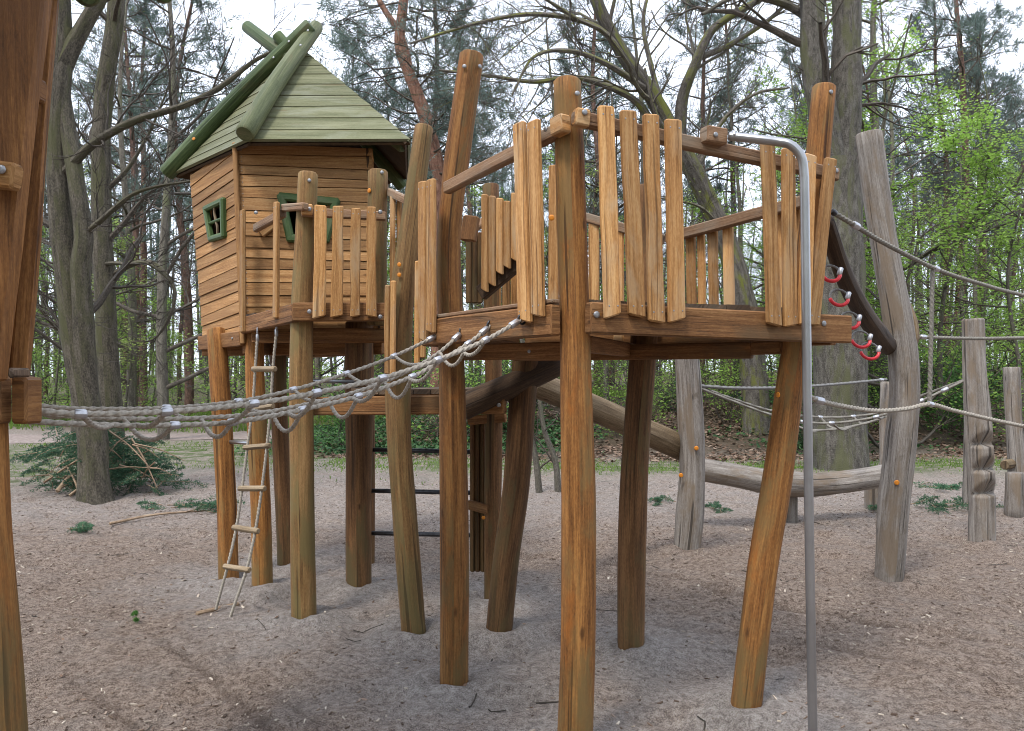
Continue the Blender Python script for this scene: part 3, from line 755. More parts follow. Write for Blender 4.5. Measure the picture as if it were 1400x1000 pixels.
# porch: deck, beams, fence
pp = [np.array((q[0], q[1])) for q in ((FLb.x, FLb.y - .03), (-1.47, 5.44), (-.87, 5.55), (-.95, 6.37))]
deck(ph, pp, (0, 1), .13, 2.165, .03)
pb0, pb1 = P(400, 427, 5.42), P(532, 427, 5.52)
pn = V((pb1.y - pb0.y, -(pb1.x - pb0.x), 0)).normalized()
board('beam', pb0, pb1, .125, .055, pn, M['beam'], ph, segs=2, wob=.002)
pl0, pl1 = V((FLb.x + .0, FLb.y - .05, 2.08)), P(404, 428, 5.43)
pln = V((pl1.y - pl0.y, -(pl1.x - pl0.x), 0)).normalized()
if pln.x > 0: pln = -pln
board('beam', pl0, pl1, .125, .05, pln, M['beam'], ph, segs=2, wob=.002)
board('joist', V((-2.0, 6.2, 1.985)), V((-.9, 6.2, 1.985)), .09, .06, (0, -1, 0), M['beam'], ph)
board('joist', V((-1.5, 5.8, 1.985)), V((-.9, 5.8, 1.985)), .09, .06, (0, -1, 0), M['beam'], ph)
plane = (pb0, pb1, pn)
board('rail', on_line(411, 289, pb0, pb1) - pn * .03, on_line(528, 295, pb0, pb1) - pn * .03, .06, .045, pn, M['rail'], ph)
board('rail_block', on_line(412, 287, pb0, pb1) + pn * .01, on_line(428, 288, pb0, pb1) + pn * .01, .07, .05, pn, M['slat'], ph)
for t_, b_, w_ in (((439, 283), (437, 435), .085), ((463, 284), (461, 434), .082), ((487, 287), (486, 434), .068), ((508, 285), (508, 434), .072)):
    slat(ph, plane, t_, b_, w_, push=.05, th=.028)
for px, py in ((424, 427), (520, 434), (424, 288), (520, 292)): bolt(ph, on_line(px, py, pb0, pb1) + pn * .045, pn, s=1.6)
for px, py in ((423, 247), (522, 236)): bolt(ph, P(px, py, 5.47 if px < 500 else 5.69), (0, -1, 0), s=1.4)
bolt(ph, P(505, 261, 5.69), (-.6, -.8, 0), True, 1.2)
plane2 = (pl0, pl1, pln)
board('rail', on_line(346, 312, pl0, pl1) - pln * .02, on_line(384, 291, pl0, pl1) - pln * .02, .06, .045, pln, M['rail'], ph)
board('rail', on_line(384, 284, pl0, pl1) - pln * .02, on_line(414, 282, pl0, pl1) - pln * .02, .05, .045, pln, M['rail'], ph)
slat(ph, plane2, (384, 277), (383, 436), .075, push=.03, cut=(0, .1)); slat(ph, plane2, (338, 288), (338, 455), .075, push=.035, cut=(0, 0))
board('bracket', FLb + V((.12, -.03, .78)), FLb + V((.25, -.03, .88)), .09, .05, (0, -1, 0), M['slat'], ph)
for px, py in ((350, 291), (351, 316)): bolt(ph, P(px, py, 6.26), (0, -1, 0), s=1.6)
# porch right side towards the walkway
q0, q1 = P(530, 262, 5.8), P(560, 276, 5.35)
board('rail', q0, q1, .055, .045, (-.8, -.6, 0), M['rail'], ph)
for px, y0, y1 in ((537, 268, 402), (546, 272, 405)): board('slat', P(px, y1, 5.65), P(px, y0, 5.65), .05, .028, (-.8, -.6, 0), M['slat'], ph, segs=3, wob=.003)
# steel turning bars between the stilts
def bar(parent, a, b, r, mat): bb = Buf(); tube(bb, np.array([a, (a + b) / 2, b]), r, 10); return bb.build('steel_bar', mat, parent)
bar(ph, P(310, 604, 6.6), P(356, 607, 6.32), .016, M['steel']); bar(ph, P(414, 521, 5.6), P(492, 522, 6.3), .016, M['steel'])

# ------------------------------------------------------------------ low walkway between house and platform
lk = thing('link_walkway', 'low timber walkway with stepped slat fence between playhouse and platform', 'walkway', (-.3, 5.9, 0))
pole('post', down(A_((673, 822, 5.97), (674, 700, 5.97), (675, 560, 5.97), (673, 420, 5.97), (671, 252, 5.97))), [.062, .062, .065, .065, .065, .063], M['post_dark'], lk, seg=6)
a, b = P(405, 556, 5.66), P(691, 553, 5.2)
bn = V((b.y - a.y, -(b.x - a.x), 0)).normalized()
board('beam', a, b, .125, .06, bn, M['beam'], lk, segs=3, wob=.002); bolt(lk, P(682, 554, 5.17), bn, s=1.5)
a2, b2 = P(470, 548, 6.45), P(690, 545, 6.05)
board('beam', a2, b2, .11, .06, bn, M['beam'], lk)
deck(lk, [np.array((q.x, q.y)) for q in (P(480, 540, 5.6), P(688, 540, 5.27), P(688, 540, 6.05), P(480, 540, 6.45))], (.1, 1), .13, 1.60, .035)
# stout dark log slanting up under the platform
ra_, rb_ = P(644, 552, 5.2), P(752, 503, 5.35)
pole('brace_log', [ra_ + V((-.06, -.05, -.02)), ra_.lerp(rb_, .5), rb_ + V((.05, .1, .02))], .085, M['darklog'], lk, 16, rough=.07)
for y_ in (615, 671, 729):
    bar(lk, P(500, y_, 6.42), P(648, y_ + 3, 6.1), .018, M['darksteel']).name = 'rung'
for px in (646, 653, 660): board('panel_board', P(px, 782, 6.05), P(px, 572, 6.05), .036, .03, (-.5, -.8, 0), M['post_dark'], lk, segs=2)
board('cross_bar', P(640, 690, 6.0), P(668, 697, 5.92), .07, .04, (-.4, -.9, 0), M['beam'], lk)
board('cross_bar', P(640, 575, 6.0), P(692, 571, 5.9), .07, .04, (-.2, -.9, 0), M['beam'], lk)
bolt(lk, P(661, 708, 5.9), (-.2, -1, 0), True)
for k in range(6):
    px = 663 + k * 10.2
    by = (398, 390, 374, 366, 356, 345)[k]; ty = (266, 268, 271, 275, 264, 268)[k]
    yy = 5.6 - k * .03
    board('slat', P(px, by, yy), P(px, ty, yy), .058, .03, (-.7, -.7, 0), M['slat'], lk, segs=3, wob=.003, cut=(.5, .2))
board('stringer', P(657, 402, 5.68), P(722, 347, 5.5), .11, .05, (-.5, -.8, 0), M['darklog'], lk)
board('rail', P(632, 322, 5.75), P(664, 302, 5.85), .06, .045, (-.5, -.8, 0), M['rail'], lk)
for px in (641, 649, 656): board('slat', P(px, 415, 5.95), P(px, 318, 5.95), .045, .03, (-.5, -.8, 0), M['post_dark'], lk, segs=2)
for px in (668, 680, 692, 703): board('slat', P(px, 425, 5.95), P(px, 372, 5.95), .055, .03, (-.3, -.9, 0), M['slat'], lk, segs=2)
board('bracket', P(640, 330, 4.75), P(645, 296, 4.75), .09, .06, (-.3, -.9, 0), M['beam'], lk)

# ------------------------------------------------------------------ left tower (only its edge is in view)
lt = thing('play_tower', 'dark brown timber tower edge with stout post close by on the left', 'play tower', (-1.5, 2.4, 0))
pole('post', [P(-20, 1040, 2.3), P(-28, 850, 2.3), P(-39, 700, 2.3), P(-44, 560, 2.3)], [.11, .105, .1, .095], M['post'], lt, 16)
board('board', P(-22, 520, 2.22), P(26, -60, 2.22), .17, .05, (.05, -1, 0), M['near'], lt, wob=.004, segs=6, taper=(.62, 1.1))
board('board', P(-62, 520, 2.25), P(-70, -60, 2.25), .16, .05, (.05, -1, 0), M['near'], lt, wob=.004, segs=4)
board('board', P(28, 508, 2.5), P(72, -60, 2.5), .05, .045, (.4, -1, 0), M['near'], lt, wob=.003, segs=6)
plate('board', [P(-8, 508, 2.52), P(26, 508, 2.52), P(66, -60, 2.52), P(20, -60, 2.52)], (0, -1, 0), .03, M['near'], lt, vdir=(0.08, 0, 1))
board('rail_block', P(-30, 236, 2.14), P(25, 243, 2.14), .07, .05, (0, -1, 0), M['slat'], lt); bolt(lt, P(2, 232, 2.11), (0, -1, 0), s=1.3)
board('rail_block', P(47, 124, 2.44), P(59, 125, 2.44), .07, .05, (0, -1, 0), M['near'], lt)
board('beam', P(-120, 548, 2.31), P(9, 547, 2.31), .135, .06, (0, -1, 0), M['beam'], lt)
bm0, bm1 = V((-1.425, 2.31, 1.625)), V((-1.86, 3.05, 1.63))
board('beam', V((-1.40, 2.28, 1.625)) + V((0, .0, 0)), V((-1.385, 2.34, 1.625)), .132, .055, (1, -.3, 0), M['near'], lt)
board('beam', V((-1.42, 2.36, 1.625)), bm1, .132, .06, (.86, .5, 0), M['near'], lt)
board('deck_board', P(-60, 512, 2.4), P(30, 510, 2.4), .1, .03, (0, 0, 1), M['deck'], lt)
pole('roof_log', [P(122, -8, 2.45), P(-60, -150, 3.2)], .042, M['rooflog'], lt); pole('roof_log', [P(228, -7, 3.0), P(0, -230, 3.4)], .042, M['rooflog'], lt)

for k in range(10):
    f0 = k / 10; a0 = V((-1.02 - f0 * 1.7, .9, 3.52 + f0 * 1.5)); b0 = V((-1.02 - f0 * 1.7, 3.3, 3.52 + f0 * 1.5))
    board('roof_plank', a0, b0, .225, .024, (.66, 0, .75), M['roof'], lt)
for k in range(9):
    board('wall_board', V((-1.95, 1.2, 1.75 + k * .19)), V((-1.95, 3.2, 1.75 + k * .19)), .185, .03, (1, 0, 0), M['near'], lt)

# ------------------------------------------------------------------ rope bridge
br = thing('rope_bridge', 'sagging bridge of four beige ropes with hanging loops and metal ferrules', 'rope bridge', (-.8, 3.2, 1.6))
RA = [(604, 456), (539, 487), (474, 511), (401, 533), (326, 549), (228, 558), (108, 559), (36, 553)]
RB = [(718, 434), (664, 465), (599, 492), (523, 517), (433, 537), (347, 552), (228, 563), (110, 566), (38, 560)]
RC = [(675, 442), (640, 470), (590, 501), (564, 515), (490, 542), (414, 560), (360, 571), (300, 579), (200, 582), (110, 580), (38, 576)]
RD = [(637, 450), (595, 486), (540, 516), (480, 538), (414, 554), (340, 567), (230, 573), (110, 570), (36, 563)]
ends = {'a': (P(604, 456, 4.33), V((-1.80, 3.0, 0))), 'b': (P(718, 434, 3.68), V((-1.41, 2.36, 0))), 'c': (P(675, 442, 3.92), V((-1.52, 2.55, 0))), 'd': (P(637, 450, 4.13), V((-1.66, 2.78, 0)))}
def cable(key, pts): return spline([on_line(x, y, *ends[key]) for x, y in pts], 8)
cab = {k: cable(k, p) for k, p in (('a', RA), ('b', RB), ('c', RC), ('d', RD))}
for k, c in cab.items():
    bb = Buf(); rope_geo(bb, c, .0090 if k in 'bc' else .0084, n=18, pitch=.034, step=.0032); bb.build('rope', M['rope'], br)
    dd = c[1] - c[0]; dd /= np.linalg.norm(dd)
    sleeve('ferrule', c[0] + dd * .075, dd, .0155, .055, br)
    # shackle: a dark ring bolted to the beam
    th = np.linspace(0, 2 * np.pi, 13)
    n_ = np.cross(dd, (0, 0, 1)); n_ /= np.linalg.norm(n_); up_ = np.cross(n_, dd)
    ring = np.array([c[0] + dd * .022 + .022 * (math.cos(x) * dd + math.sin(x) * up_) for x in th]); bs = Buf(); tube(bs, ring, .006, 8, False); bs.build('shackle', M['darksteel'], br)
def at_x(c, px):
    q = 700 + c[:, 0] * F / c[:, 1]; k = int(np.argmin(abs(q - px))); return c[k], c[min(k + 1, len(c) - 1)] - c[max(k - 1, 0)]
def loop(c0, x0, c1, x1, sag, back=None):
    p, d0 = at_x(c0, x0); q, d1 = at_x(c1, x1)
    mid = (p + q) / 2 - np.array([0, 0, sag])
    pts = [p, p * .72 + q * .28 - np.array([0, 0, sag * .78]), mid, p * .28 + q * .72 - np.array([0, 0, sag * .78]), q]
    rope('rope_loop', pts, .0082, M['rope'], br, 8)
    sleeve('ferrule', p, d0, .0145, .036, br)
for x0, x1 in ((664, 625), (599, 560), (523, 480), (433, 392), (345, 300), (226, 185), (110, 150)): loop(cab['b'], x0, cab['c'], x1, .045 if x0 > 400 else .022)
for x0, x1 in ((540, 575), (474, 515), (401, 440), (326, 370), (230, 280), (48, 90)): loop(cab['a'], x0, cab['d'], x1, .02)
for x0, x1 in ((640, 600), (566, 527), (492, 450), (412, 370), (318, 280), (236, 176)): loop(cab['c'], x0, cab['d'], x1, .085 if x0 > 330 else .065)

# ------------------------------------------------------------------ rope ladder
ld = thing('rope_ladder', 'rope ladder with round wooden rungs hanging from the playhouse porch', 'rope ladder', (-2.2, 5.8, 0))
LL = [(352, 462, 5.95), (349, 505, 5.94), (345, 560, 5.92), (338, 612, 5.88), (331, 668, 5.84), (323, 722, 5.79), (311, 775, 5.73), (295, 834, 5.72)]
LR = [(378, 455, 5.75), (373, 505, 5.75), (370, 556, 5.74), (365, 610, 5.72), (358, 668, 5.7), (349, 726, 5.66), (337, 779, 5.6), (314, 846, 5.55)]
for q in (LL, LR):
    rope('rope', A_(*q), .0100, M['rope'], ld, 8, n=10)
    sleeve('ferrule', P(*q[0]), (0, 0, 1), .012, .05, ld); bar(ld, P(q[0][0], q[0][1] + 2, q[0][2]), P(q[0][0], q[0][1] - 14, q[0][2]), .006, M['steel']).name = 'hook'
for k in range(1, 7):
    a, b = P(*LL[k]), P(*LR[k]); e = (b - a).normalized() * .035
    pole('rung', [a - e, (a + b) / 2, b + e], .021, M['rung'], ld, 10, rough=.04)
a, b = G_(269, 845), G_(326, 826)
pole('rung', [V((a[0], a[1], gz(*a) + .012)), V((b[0], b[1], gz(*b) + .012))], .017, M['deadwood'], ld, 10, rough=.05)

# ------------------------------------------------------------------ fireman's pole
fp = thing('fire_pole', 'bent stainless steel sliding pole standing in front of the platform', 'fire pole', (1.36, 3.62, 0))
p0 = on_line(985, 191, fa, fb) + fn * .06
xb = (1106 - 700) * 3.62 / F
pts = [p0, p0.lerp(P(1065, 194, 3.64), .6), P(1062, 194, 3.65), P(1080, 198, 3.63), P(1094, 212, 3.62), P(1099, 236, 3.62), P(1100.5, 300, 3.62), P(1106, 700, 3.62), P(1112, 1045, 3.62)]
bb = Buf(); c = spline(pts, 10); tube(bb, c, .0205, 18); bb.build('pole', M['steel'], fp)
board('bracket', on_line(958, 186, fa, fb) + fn * .02, on_line(986, 191, fa, fb) + fn * .02, .075, .07, fn, M['rail'], fp)
sleeve('flange', p0 + V((.02, -.005, 0)), (1, .1, 0), .026, .02, fp, M['steel']); bolt(fp, on_line(968, 189, fa, fb) + fn * .057, fn, s=1.3)

# ------------------------------------------------------------------ grey climbing posts, each of its own shape
def grey_post(label, pts, r, feat=None, n=18, seg=7, mat='grey', caps=()):
    root = thing('climbing_post', label, 'climbing post', tuple(G_(*pts[0][:2])) + (0,), 'grey robinia posts of the rope course')
    p = spline(down(A_(*pts)), seg); rr = np.interp(np.linspace(0, 1, len(p)), np.linspace(0, 1, len(r)), r)
    b = Buf(); tube(b, p, rr, n, True, .045, feat); b.build('trunk', M[mat], root)
    for px, py, dy in caps: bolt(root, P(px, py, pts[0][2] - dy), (-.1, -1, 0), True, 1.5)
    return root
grey_post('pale grey post standing behind the platform with two orange caps', [(938, 758, 7.6), (944, 700, 7.6), (947, 640, 7.6), (944, 570, 7.6), (938, 490, 7.6), (936, 474, 7.6)], [.125, .12, .135, .12, .12, .115, .11], caps=((952, 613, .13), (931, 650, .12)))
g2 = grey_post('tallest grey post, crooked with a slanting top and one orange cap', [(1214, 794, 6.6), (1222, 700, 6.6), (1232, 600, 6.6), (1236, 520, 6.6), (1226, 430, 6.6), (1207, 320, 6.6), (1186, 182, 6.6)], [.115, .112, .118, .125, .115, .112, .105, .105], caps=((1226, 660, .12),))
pole('knot', A_((1240, 415, 6.58), (1247, 440, 6.58), (1249, 462, 6.58), (1246, 478, 6.6)), [.03, .045, .05, .03], M['log'], g2, 10, rough=.1)
def notch(th, s):
    k = np.ones(np.broadcast(th, s).shape); cs = np.cos(th - .12) + 0 * s
    for z in (.82, 1.05, 1.30):          # saw cuts: a flat step below, a slanting face running out above
        d_ = .12 + .88 * np.clip((s - z) / .16, 0, 1) + 0 * th
        k = np.where((s > z) & (s < z + .16) & (cs > .05), np.minimum(k, d_ / np.maximum(cs, .05)), k)
    return k
grey_post('knobbly grey post with three step notches cut in its front', [(1343, 746, 8.03), (1342, 680, 8.03), (1338, 600, 8.03), (1334, 520, 8.03), (1330, 436, 8.03)], [.12, .122, .12, .125, .11, .10], notch, n=36, seg=24)
g4 = grey_post('short grey post with peg and low step stub at the photo edge', [(1392, 700, 9.7), (1391, 640, 9.7), (1385, 570, 9.7), (1383, 502, 9.7)], [.12, .13, .10, .09, .09])
pole('step_stub', A_((1387, 708, 9.5), (1388, 646, 9.5)), [.11, .105], M['grey'], g4, 12); pole('peg', A_((1374, 636, 9.55), (1384, 634, 9.7)), .06, M['log'], g4, 10)
grey_post('thin far grey post half hidden by the tallest one', [(1212, 697, 10.1), (1212, 600, 10.1), (1213, 522, 10.1)], [.085, .085, .08, .08])
grey_post('far grey post hidden behind the notched one save its foot', [(1328, 697, 10.1), (1328, 640, 10.1), (1330, 560, 10.1)], [.10, .10, .09, .09])

# ------------------------------------------------------------------ logs
rl = thing('sloping_log', 'smooth round log sloping down behind the platform towards a grey post', 'log', (1.2, 7.4, 0))
pole('log', A_((725, 523, 6.2), (830, 566, 7.0), (950, 622, 7.95)), [.105, .115, .125], M['log'], rl, 18)
bl_ = thing('balance_log', 'weathered grey balance log lying low behind the right posts', 'balance log', (3.2, 9.2, 0))
pole('log', A_((948, 640, 9.0), (1000, 650, 9.1), (1070, 662, 9.2), (1140, 660, 9.4), (1225, 648, 9.6)), [.125, .135, .145, .135, .125], M['grey'], bl_, 18, rough=.06)
bq = G_(1080, 713); board('support_block', V((bq[0], bq[1] + .1, gz(*bq) - .2)), V((bq[0], bq[1] + .1, .38)), .2, .16, (0, -1, 0), M['grey'], bl_)
bq = G_(1200, 700); board('support_block', V((bq[0], bq[1] + .1, gz(*bq) - .2)), V((bq[0], bq[1] + .1, .42)), .18, .16, (0, -1, 0), M['grey'], bl_)
cl = thing('climbing_log', 'dark curved plank log with red rings hanging along its edge', 'climbing log', (2.4, 5.4, 1.9))
pole('log', A_((1128, 300, 4.28), (1149, 365, 4.6), (1170, 410, 5.1), (1196, 450, 5.9), (1214, 474, 6.62)), [.045, .05, .058, .07, .075], M['darklog'], cl, 12)
for px, py, Yr in ((1136, 374, 4.4), (1147, 407, 4.6), (1162, 438, 4.85), (1177, 464, 5.1), (1189, 480, 5.3)):
    c = P(px, py, Yr); r_ = 12.5 * Yr / F
    def arc(t0, t1, n=11): return np.array([c + V((math.cos(x) * r_, math.sin(x) * r_ * .35, math.sin(x) * r_ * .9)) for x in np.linspace(t0, t1, n)])
    b1 = Buf(); rope_geo(b1, arc(-.15, math.pi + .3, 13), .0065, n=8); ro = b1.build('ring_rope', M['rope_dark'], cl)
    b1 = Buf(); tube(b1, arc(-math.pi * .97, -.1), .0105, 10); b1.build('red_sleeve', M['red'], ro)
    sleeve('ferrule', c + V((r_ * 1.0, 0, r_ * .2)), (.3, .1, .9), .014, .045, ro)

# ------------------------------------------------------------------ ropes of the rope course
t1 = thing('hand_rope', 'grey rope running from the platform post down to the right', 'rope', tuple(P(1140, 292, 4.1)))
hr = A_((1140, 291, 4.12), (1170, 309, 4.25), (1210, 333, 4.5), (1280, 368, 4.95), (1340, 388, 5.3), (1400, 404, 5.65), (1560, 440, 6.4))
rope('rope', hr, .0125, M['rope_grey'], t1, 10); sleeve('ferrule', hr[1], hr[2] - hr[1], .019, .06, t1); sleeve('ferrule', hr[3], hr[4] - hr[3], .018, .05, t1)
sleeve('shackle', hr[0], (.6, .3, -.4), .016, .03, t1, M['darksteel'])
t2 = thing('foot_rope', 'beige rope swagged between the platform post and the right side', 'rope', tuple(P(1110, 545, 4.2)))
fr_ = A_((1104, 540, 4.18), (1120, 548, 4.25), (1160, 557, 4.45), (1200, 562, 4.65), (1240, 559, 4.8), (1272, 553, 4.93), (1310, 563, 5.15), (1400, 583, 5.6), (1560, 612, 6.4))
rope('rope', fr_, .0125, M['rope'], t2, 10); sleeve('ferrule', fr_[1], fr_[2] - fr_[1], .02, .07, t2); sleeve('ferrule', fr_[5], fr_[6] - fr_[5], .018, .05, t2)
t3 = thing('hanging_rope', 'upright rope tying the hand rope to the foot rope', 'rope', tuple(P(1272, 553, 4.93)))
rope('rope', [P(1275, 368, 4.93), P(1273, 460, 4.93), P(1271, 552, 4.93)], .0125, M['rope_grey'], t3, 8)
t4 = thing('back_rope', 'thin grey rope from the crooked post straight to the right', 'rope', tuple(P(1250, 461, 6.6)))
r4 = A_((1250, 460, 6.6), (1262, 461, 6.65), (1330, 463, 6.9), (1400, 462, 7.1), (1560, 458, 7.6)); rope('rope', r4, .014, M['rope_grey'], t4, 8, n=10); sleeve('ferrule', r4[1], r4[2] - r4[1], .02, .06, t4)
t5 = thing('rope_net', 'pale rope net slung low between far grey posts', 'rope net', tuple(P(1130, 570, 8)))
nets = [[(957, 528, 7.6), (1010, 531, 7.9), (1080, 530, 8.6), (1150, 525, 9.3), (1212, 519, 10)],
        [(957, 531, 7.6), (1000, 548, 7.8), (1060, 569, 8.1), (1120, 579, 8.4), (1190, 572, 8.4), (1250, 552, 8.2), (1318, 521, 8.05)],
        [(957, 529, 7.6), (1000, 545, 8.0), (1060, 563, 8.6), (1130, 571, 9.0), (1200, 565, 9.2), (1250, 545, 8.8), (1318, 520, 8.1)],
        [(1066, 566, 8.4), (1100, 587, 8.5), (1150, 586, 8.7), (1200, 574, 8.9), (1225, 562, 8.9)]]
nc = []
for k, q in enumerate(nets):
    pts = A_(*q); rope('rope', pts, .013 if k else .016, M['rope_dark'] if k == 0 else M['rope_grey'], t5, 8, n=8, step=.03); nc.append(spline(pts, 8))
for x0, a, x1, b in ((1060, 1, 1090, 2), (1095, 1, 1120, 3), (1120, 2, 1150, 3), (1140, 1, 1165, 3), (1165, 2, 1190, 3), (1195, 1, 1215, 2)):
    p, d0 = at_x(nc[a], x0); q, _ = at_x(nc[b], x1); rope('rope_loop', [p, (p + q) / 2 - np.array([0, 0, .05]), q], .012, M['rope_grey'], t5, 6, n=8, step=.03)
    sleeve('ferrule', p, d0, .02, .06, t5)
for q in ((1205, 520), (1060, 569), (1255, 546), (1290, 532)):
    p, d0 = at_x(nc[0] if q[1] == 520 else nc[1], q[0]); sleeve('ferrule', p, d0, .022, .07, t5)

# ------------------------------------------------------------------ vegetation builders
class Veg:
    """wood (tubes) and leaves (loose small faces) of a plant"""
    def __init__(s, seed): s.b = Buf(); s.rg = np.random.default_rng(seed); s.lv, s.lt = [], []; s.tips = []
    def limb(s, pts, r0, r1, n=6, seg=4, rough=0.):
        c = spline(pts, seg); tube(s.b, c, np.linspace(r0, r1, len(c)), n, False, rough); return c
    def grow(s, p, d_, L, r, depth, kids, up=.12, wig=.25, rmin=.005, spread=(.5, 1.0), shrink=.62, leaf_from=1):
        rg = s.rg; k = max(3, int(L / max(.12, L / 6))); pts = [np.asarray(p, float)]; d_ = np.asarray(d_, float)
        for _ in range(k):
            d_ = d_ + rg.normal(0, wig, 3) * .5 + np.array([0, 0, up]) * .3; d_ /= np.linalg.norm(d_); pts.append(pts[-1] + d_ * L / k)
        pts = np.array(pts); rr = np.linspace(r, max(rmin * .6, r * .35), len(pts))
        tube(s.b, pts, rr, 6 if r > .05 else (4 if r > .015 else 3), False)
        if depth <= leaf_from: s.tips.append(pts)
        if depth > 0:
            for q in range(kids[0] if depth > 1 else kids[1]):
                f = rg.uniform(.25, 1.); i_ = min(len(pts) - 2, int(f * (len(pts) - 1)))
                dd = pts[i_ + 1] - pts[i_]; dd /= np.linalg.norm(dd)
                side_ = rg.normal(0, 1, 3); side_ -= dd * side_.dot(dd); side_ /= np.linalg.norm(side_)
                a = rg.uniform(*spread)
                s.grow(pts[i_] + (pts[i_ + 1] - pts[i_]) * rg.random(), dd * math.cos(a) + side_ * math.sin(a), L * shrink * rg.uniform(.7, 1.15), max(rmin, rr[i_] * .55), depth - 1, kids, up, wig, rmin, spread, shrink, leaf_from)
        return pts
    def leaves(s, pos, size, flat=.6, tone=None):
        """diamond leaves at positions pos, lying more or less flat"""
        rg = s.rg; n = len(pos); nr = rg.normal(0, 1, (n, 3)); nr[:, 2] = abs(nr[:, 2]) + flat * 2; nr /= np.linalg.norm(nr, axis=1)[:, None]
        a = rg.normal(0, 1, (n, 3)); a -= nr * (a * nr).sum(1)[:, None]; a /= np.linalg.norm(a, axis=1)[:, None]; b = np.cross(nr, a)
        sz = (size * rg.uniform(.6, 1.3, n))[:, None]
        v = np.stack([pos - a * sz * .5, pos + b * sz * .3 - nr * sz * .06, pos + a * sz * .55, pos - b * sz * .3 - nr * sz * .06], 1)
        s.lv.append(v.reshape(-1, 3)); tn = rg.random(n) if tone is None else tone; s.lt.append(np.repeat(tn, 4))
    def needles(s, pos, size, k=10, w_=.09, dirs=None):
        """tufts: k thin blades bursting from each position"""
        rg = s.rg; n = len(pos); d_ = rg.normal(0, 1, (n, k, 3)); d_[..., 2] += .35
        if dirs is not None: d_ += dirs[:, None] * 1.2
        d_ /= np.linalg.norm(d_, axis=2)[..., None]
        sd = np.cross(d_, rg.normal(0, 1, (n, k, 3))); sd /= np.linalg.norm(sd, axis=2)[..., None]
        L = (size * rg.uniform(.6, 1.25, (n, k)))[..., None]; p = pos[:, None]
        v = np.stack([p + sd * L * w_ * .5, p + d_ * L * .6 + sd * L * w_, p + d_ * L, p + d_ * L * .55 - sd * L * w_], 2)
        s.lv.append(v.reshape(-1, 3)); s.lt.append(np.repeat(np.repeat(rg.random(n), k), 4))
    def leaf_mesh(s, name, mat):
        v = np.concatenate(s.lv); return fast_mesh(name, v, [np.arange(len(v)).reshape(-1, 4)], mat, None, False, None, np.concatenate(s.lt))
    def wood_mesh(s, name, mat): return s.b.mesh(name, mat)

def pine_proto(seed, H, crown0, spread, ntuft, lean=.3):
    rg = np.random.default_rng(seed); vt = Veg(seed); vc = Veg(seed + 500)
    k = 9; tr = np.array([[lean * math.sin(i * .7 + seed) * i / k + rg.normal(0, .06) * i / k, lean * math.cos(i * .5 + seed * 2) * i / k, H * i / k] for i in range(k + 1)])
    r0 = H * .0098; c = vt.limb([tr[0] - [0, 0, .4]] + list(tr), r0 * 1.12, r0 * .22, 9, 4, .04)
    for q in range(int(crown0 * 1.6)):
        z = rg.uniform(.35, 1) * crown0; i_ = np.argmin(abs(c[:, 2] - z)); a = rg.uniform(0, 6.28)
        vt.grow(c[i_], (math.cos(a), math.sin(a), rg.uniform(-.2, .25)), rg.uniform(.5, 1.8), .016, 1, (3, 4), -.05, .35)
    tips = []
    nb = int((H - crown0) * 3.6)
    for q in range(nb):
        f = (q + rg.random()) / nb; z = crown0 + (H - crown0) * f; i_ = np.argmin(abs(c[:, 2] - z)); a = rg.uniform(0, 6.28)
        L = spread * (1 - .72 * f ** 1.4) * rg.uniform(.55, 1.15) * (.55 + .45 * min(1, f * 4))
        vc.tips = []
        vc.grow(c[i_], (math.cos(a), math.sin(a), .1 + .5 * f), L, .02 + .03 * (1 - f), 2, (4, 4), .18, .35, .007, (.4, .9), .5, 1)
        tips += [(t_[int(len(t_) * .45):], t_[-1] - t_[0]) for t_ in vc.tips]
    pts = np.concatenate([t_[0] for t_ in tips]); dr = np.concatenate([np.repeat((t_[1] / (np.linalg.norm(t_[1]) + 1e-9))[None], len(t_[0]), 0) for t_ in tips])
    sel = rg.choice(len(pts), min(ntuft, len(pts)), replace=len(pts) < ntuft)
    vc.needles(pts[sel] + rg.normal(0, .06, (len(sel), 3)), .26, 9, .05, dr[sel])
    return vt, vc, c

def crown_mesh(vc, name, leafmat, twigmat):
    v1 = np.concatenate(vc.b.v) if vc.b.n else np.zeros((0, 3)); u1 = np.concatenate(vc.b.uv) if vc.b.n else np.zeros((0, 2))
    f1 = np.concatenate([f for L in vc.b.f.values() for f in L]) if vc.b.n else np.zeros((0, 4), int)
    if not vc.lv: return fast_mesh(name, v1, [f1], twigmat, u1)
    v2 = np.concatenate(vc.lv); f2 = np.arange(len(v2)).reshape(-1, 4) + len(v1)
    tone = np.concatenate([np.full(len(v1), .5), np.concatenate(vc.lt)])
    return fast_mesh(name, np.concatenate([v1, v2]), [np.concatenate([f1, f2])], [twigmat, leafmat], np.concatenate([u1, np.zeros((len(v2), 2))]), True, np.concatenate([np.zeros(len(f1)), np.ones(len(f2))]), tone)

def plant(name, label, cat, loc, trunk, crown, rz=0., sc=1., group=None, parts=('trunk', 'crown')):
    root = thing(name, label, cat, loc, group); root.rotation_euler = (0, 0, rz); root.scale = (sc, sc, sc)
    for nm, me in zip(parts, (trunk, crown)):
        if me is None: continue
        o = bpy.data.objects.new(nm, me); C.objects.link(o); o.parent = root
    return root

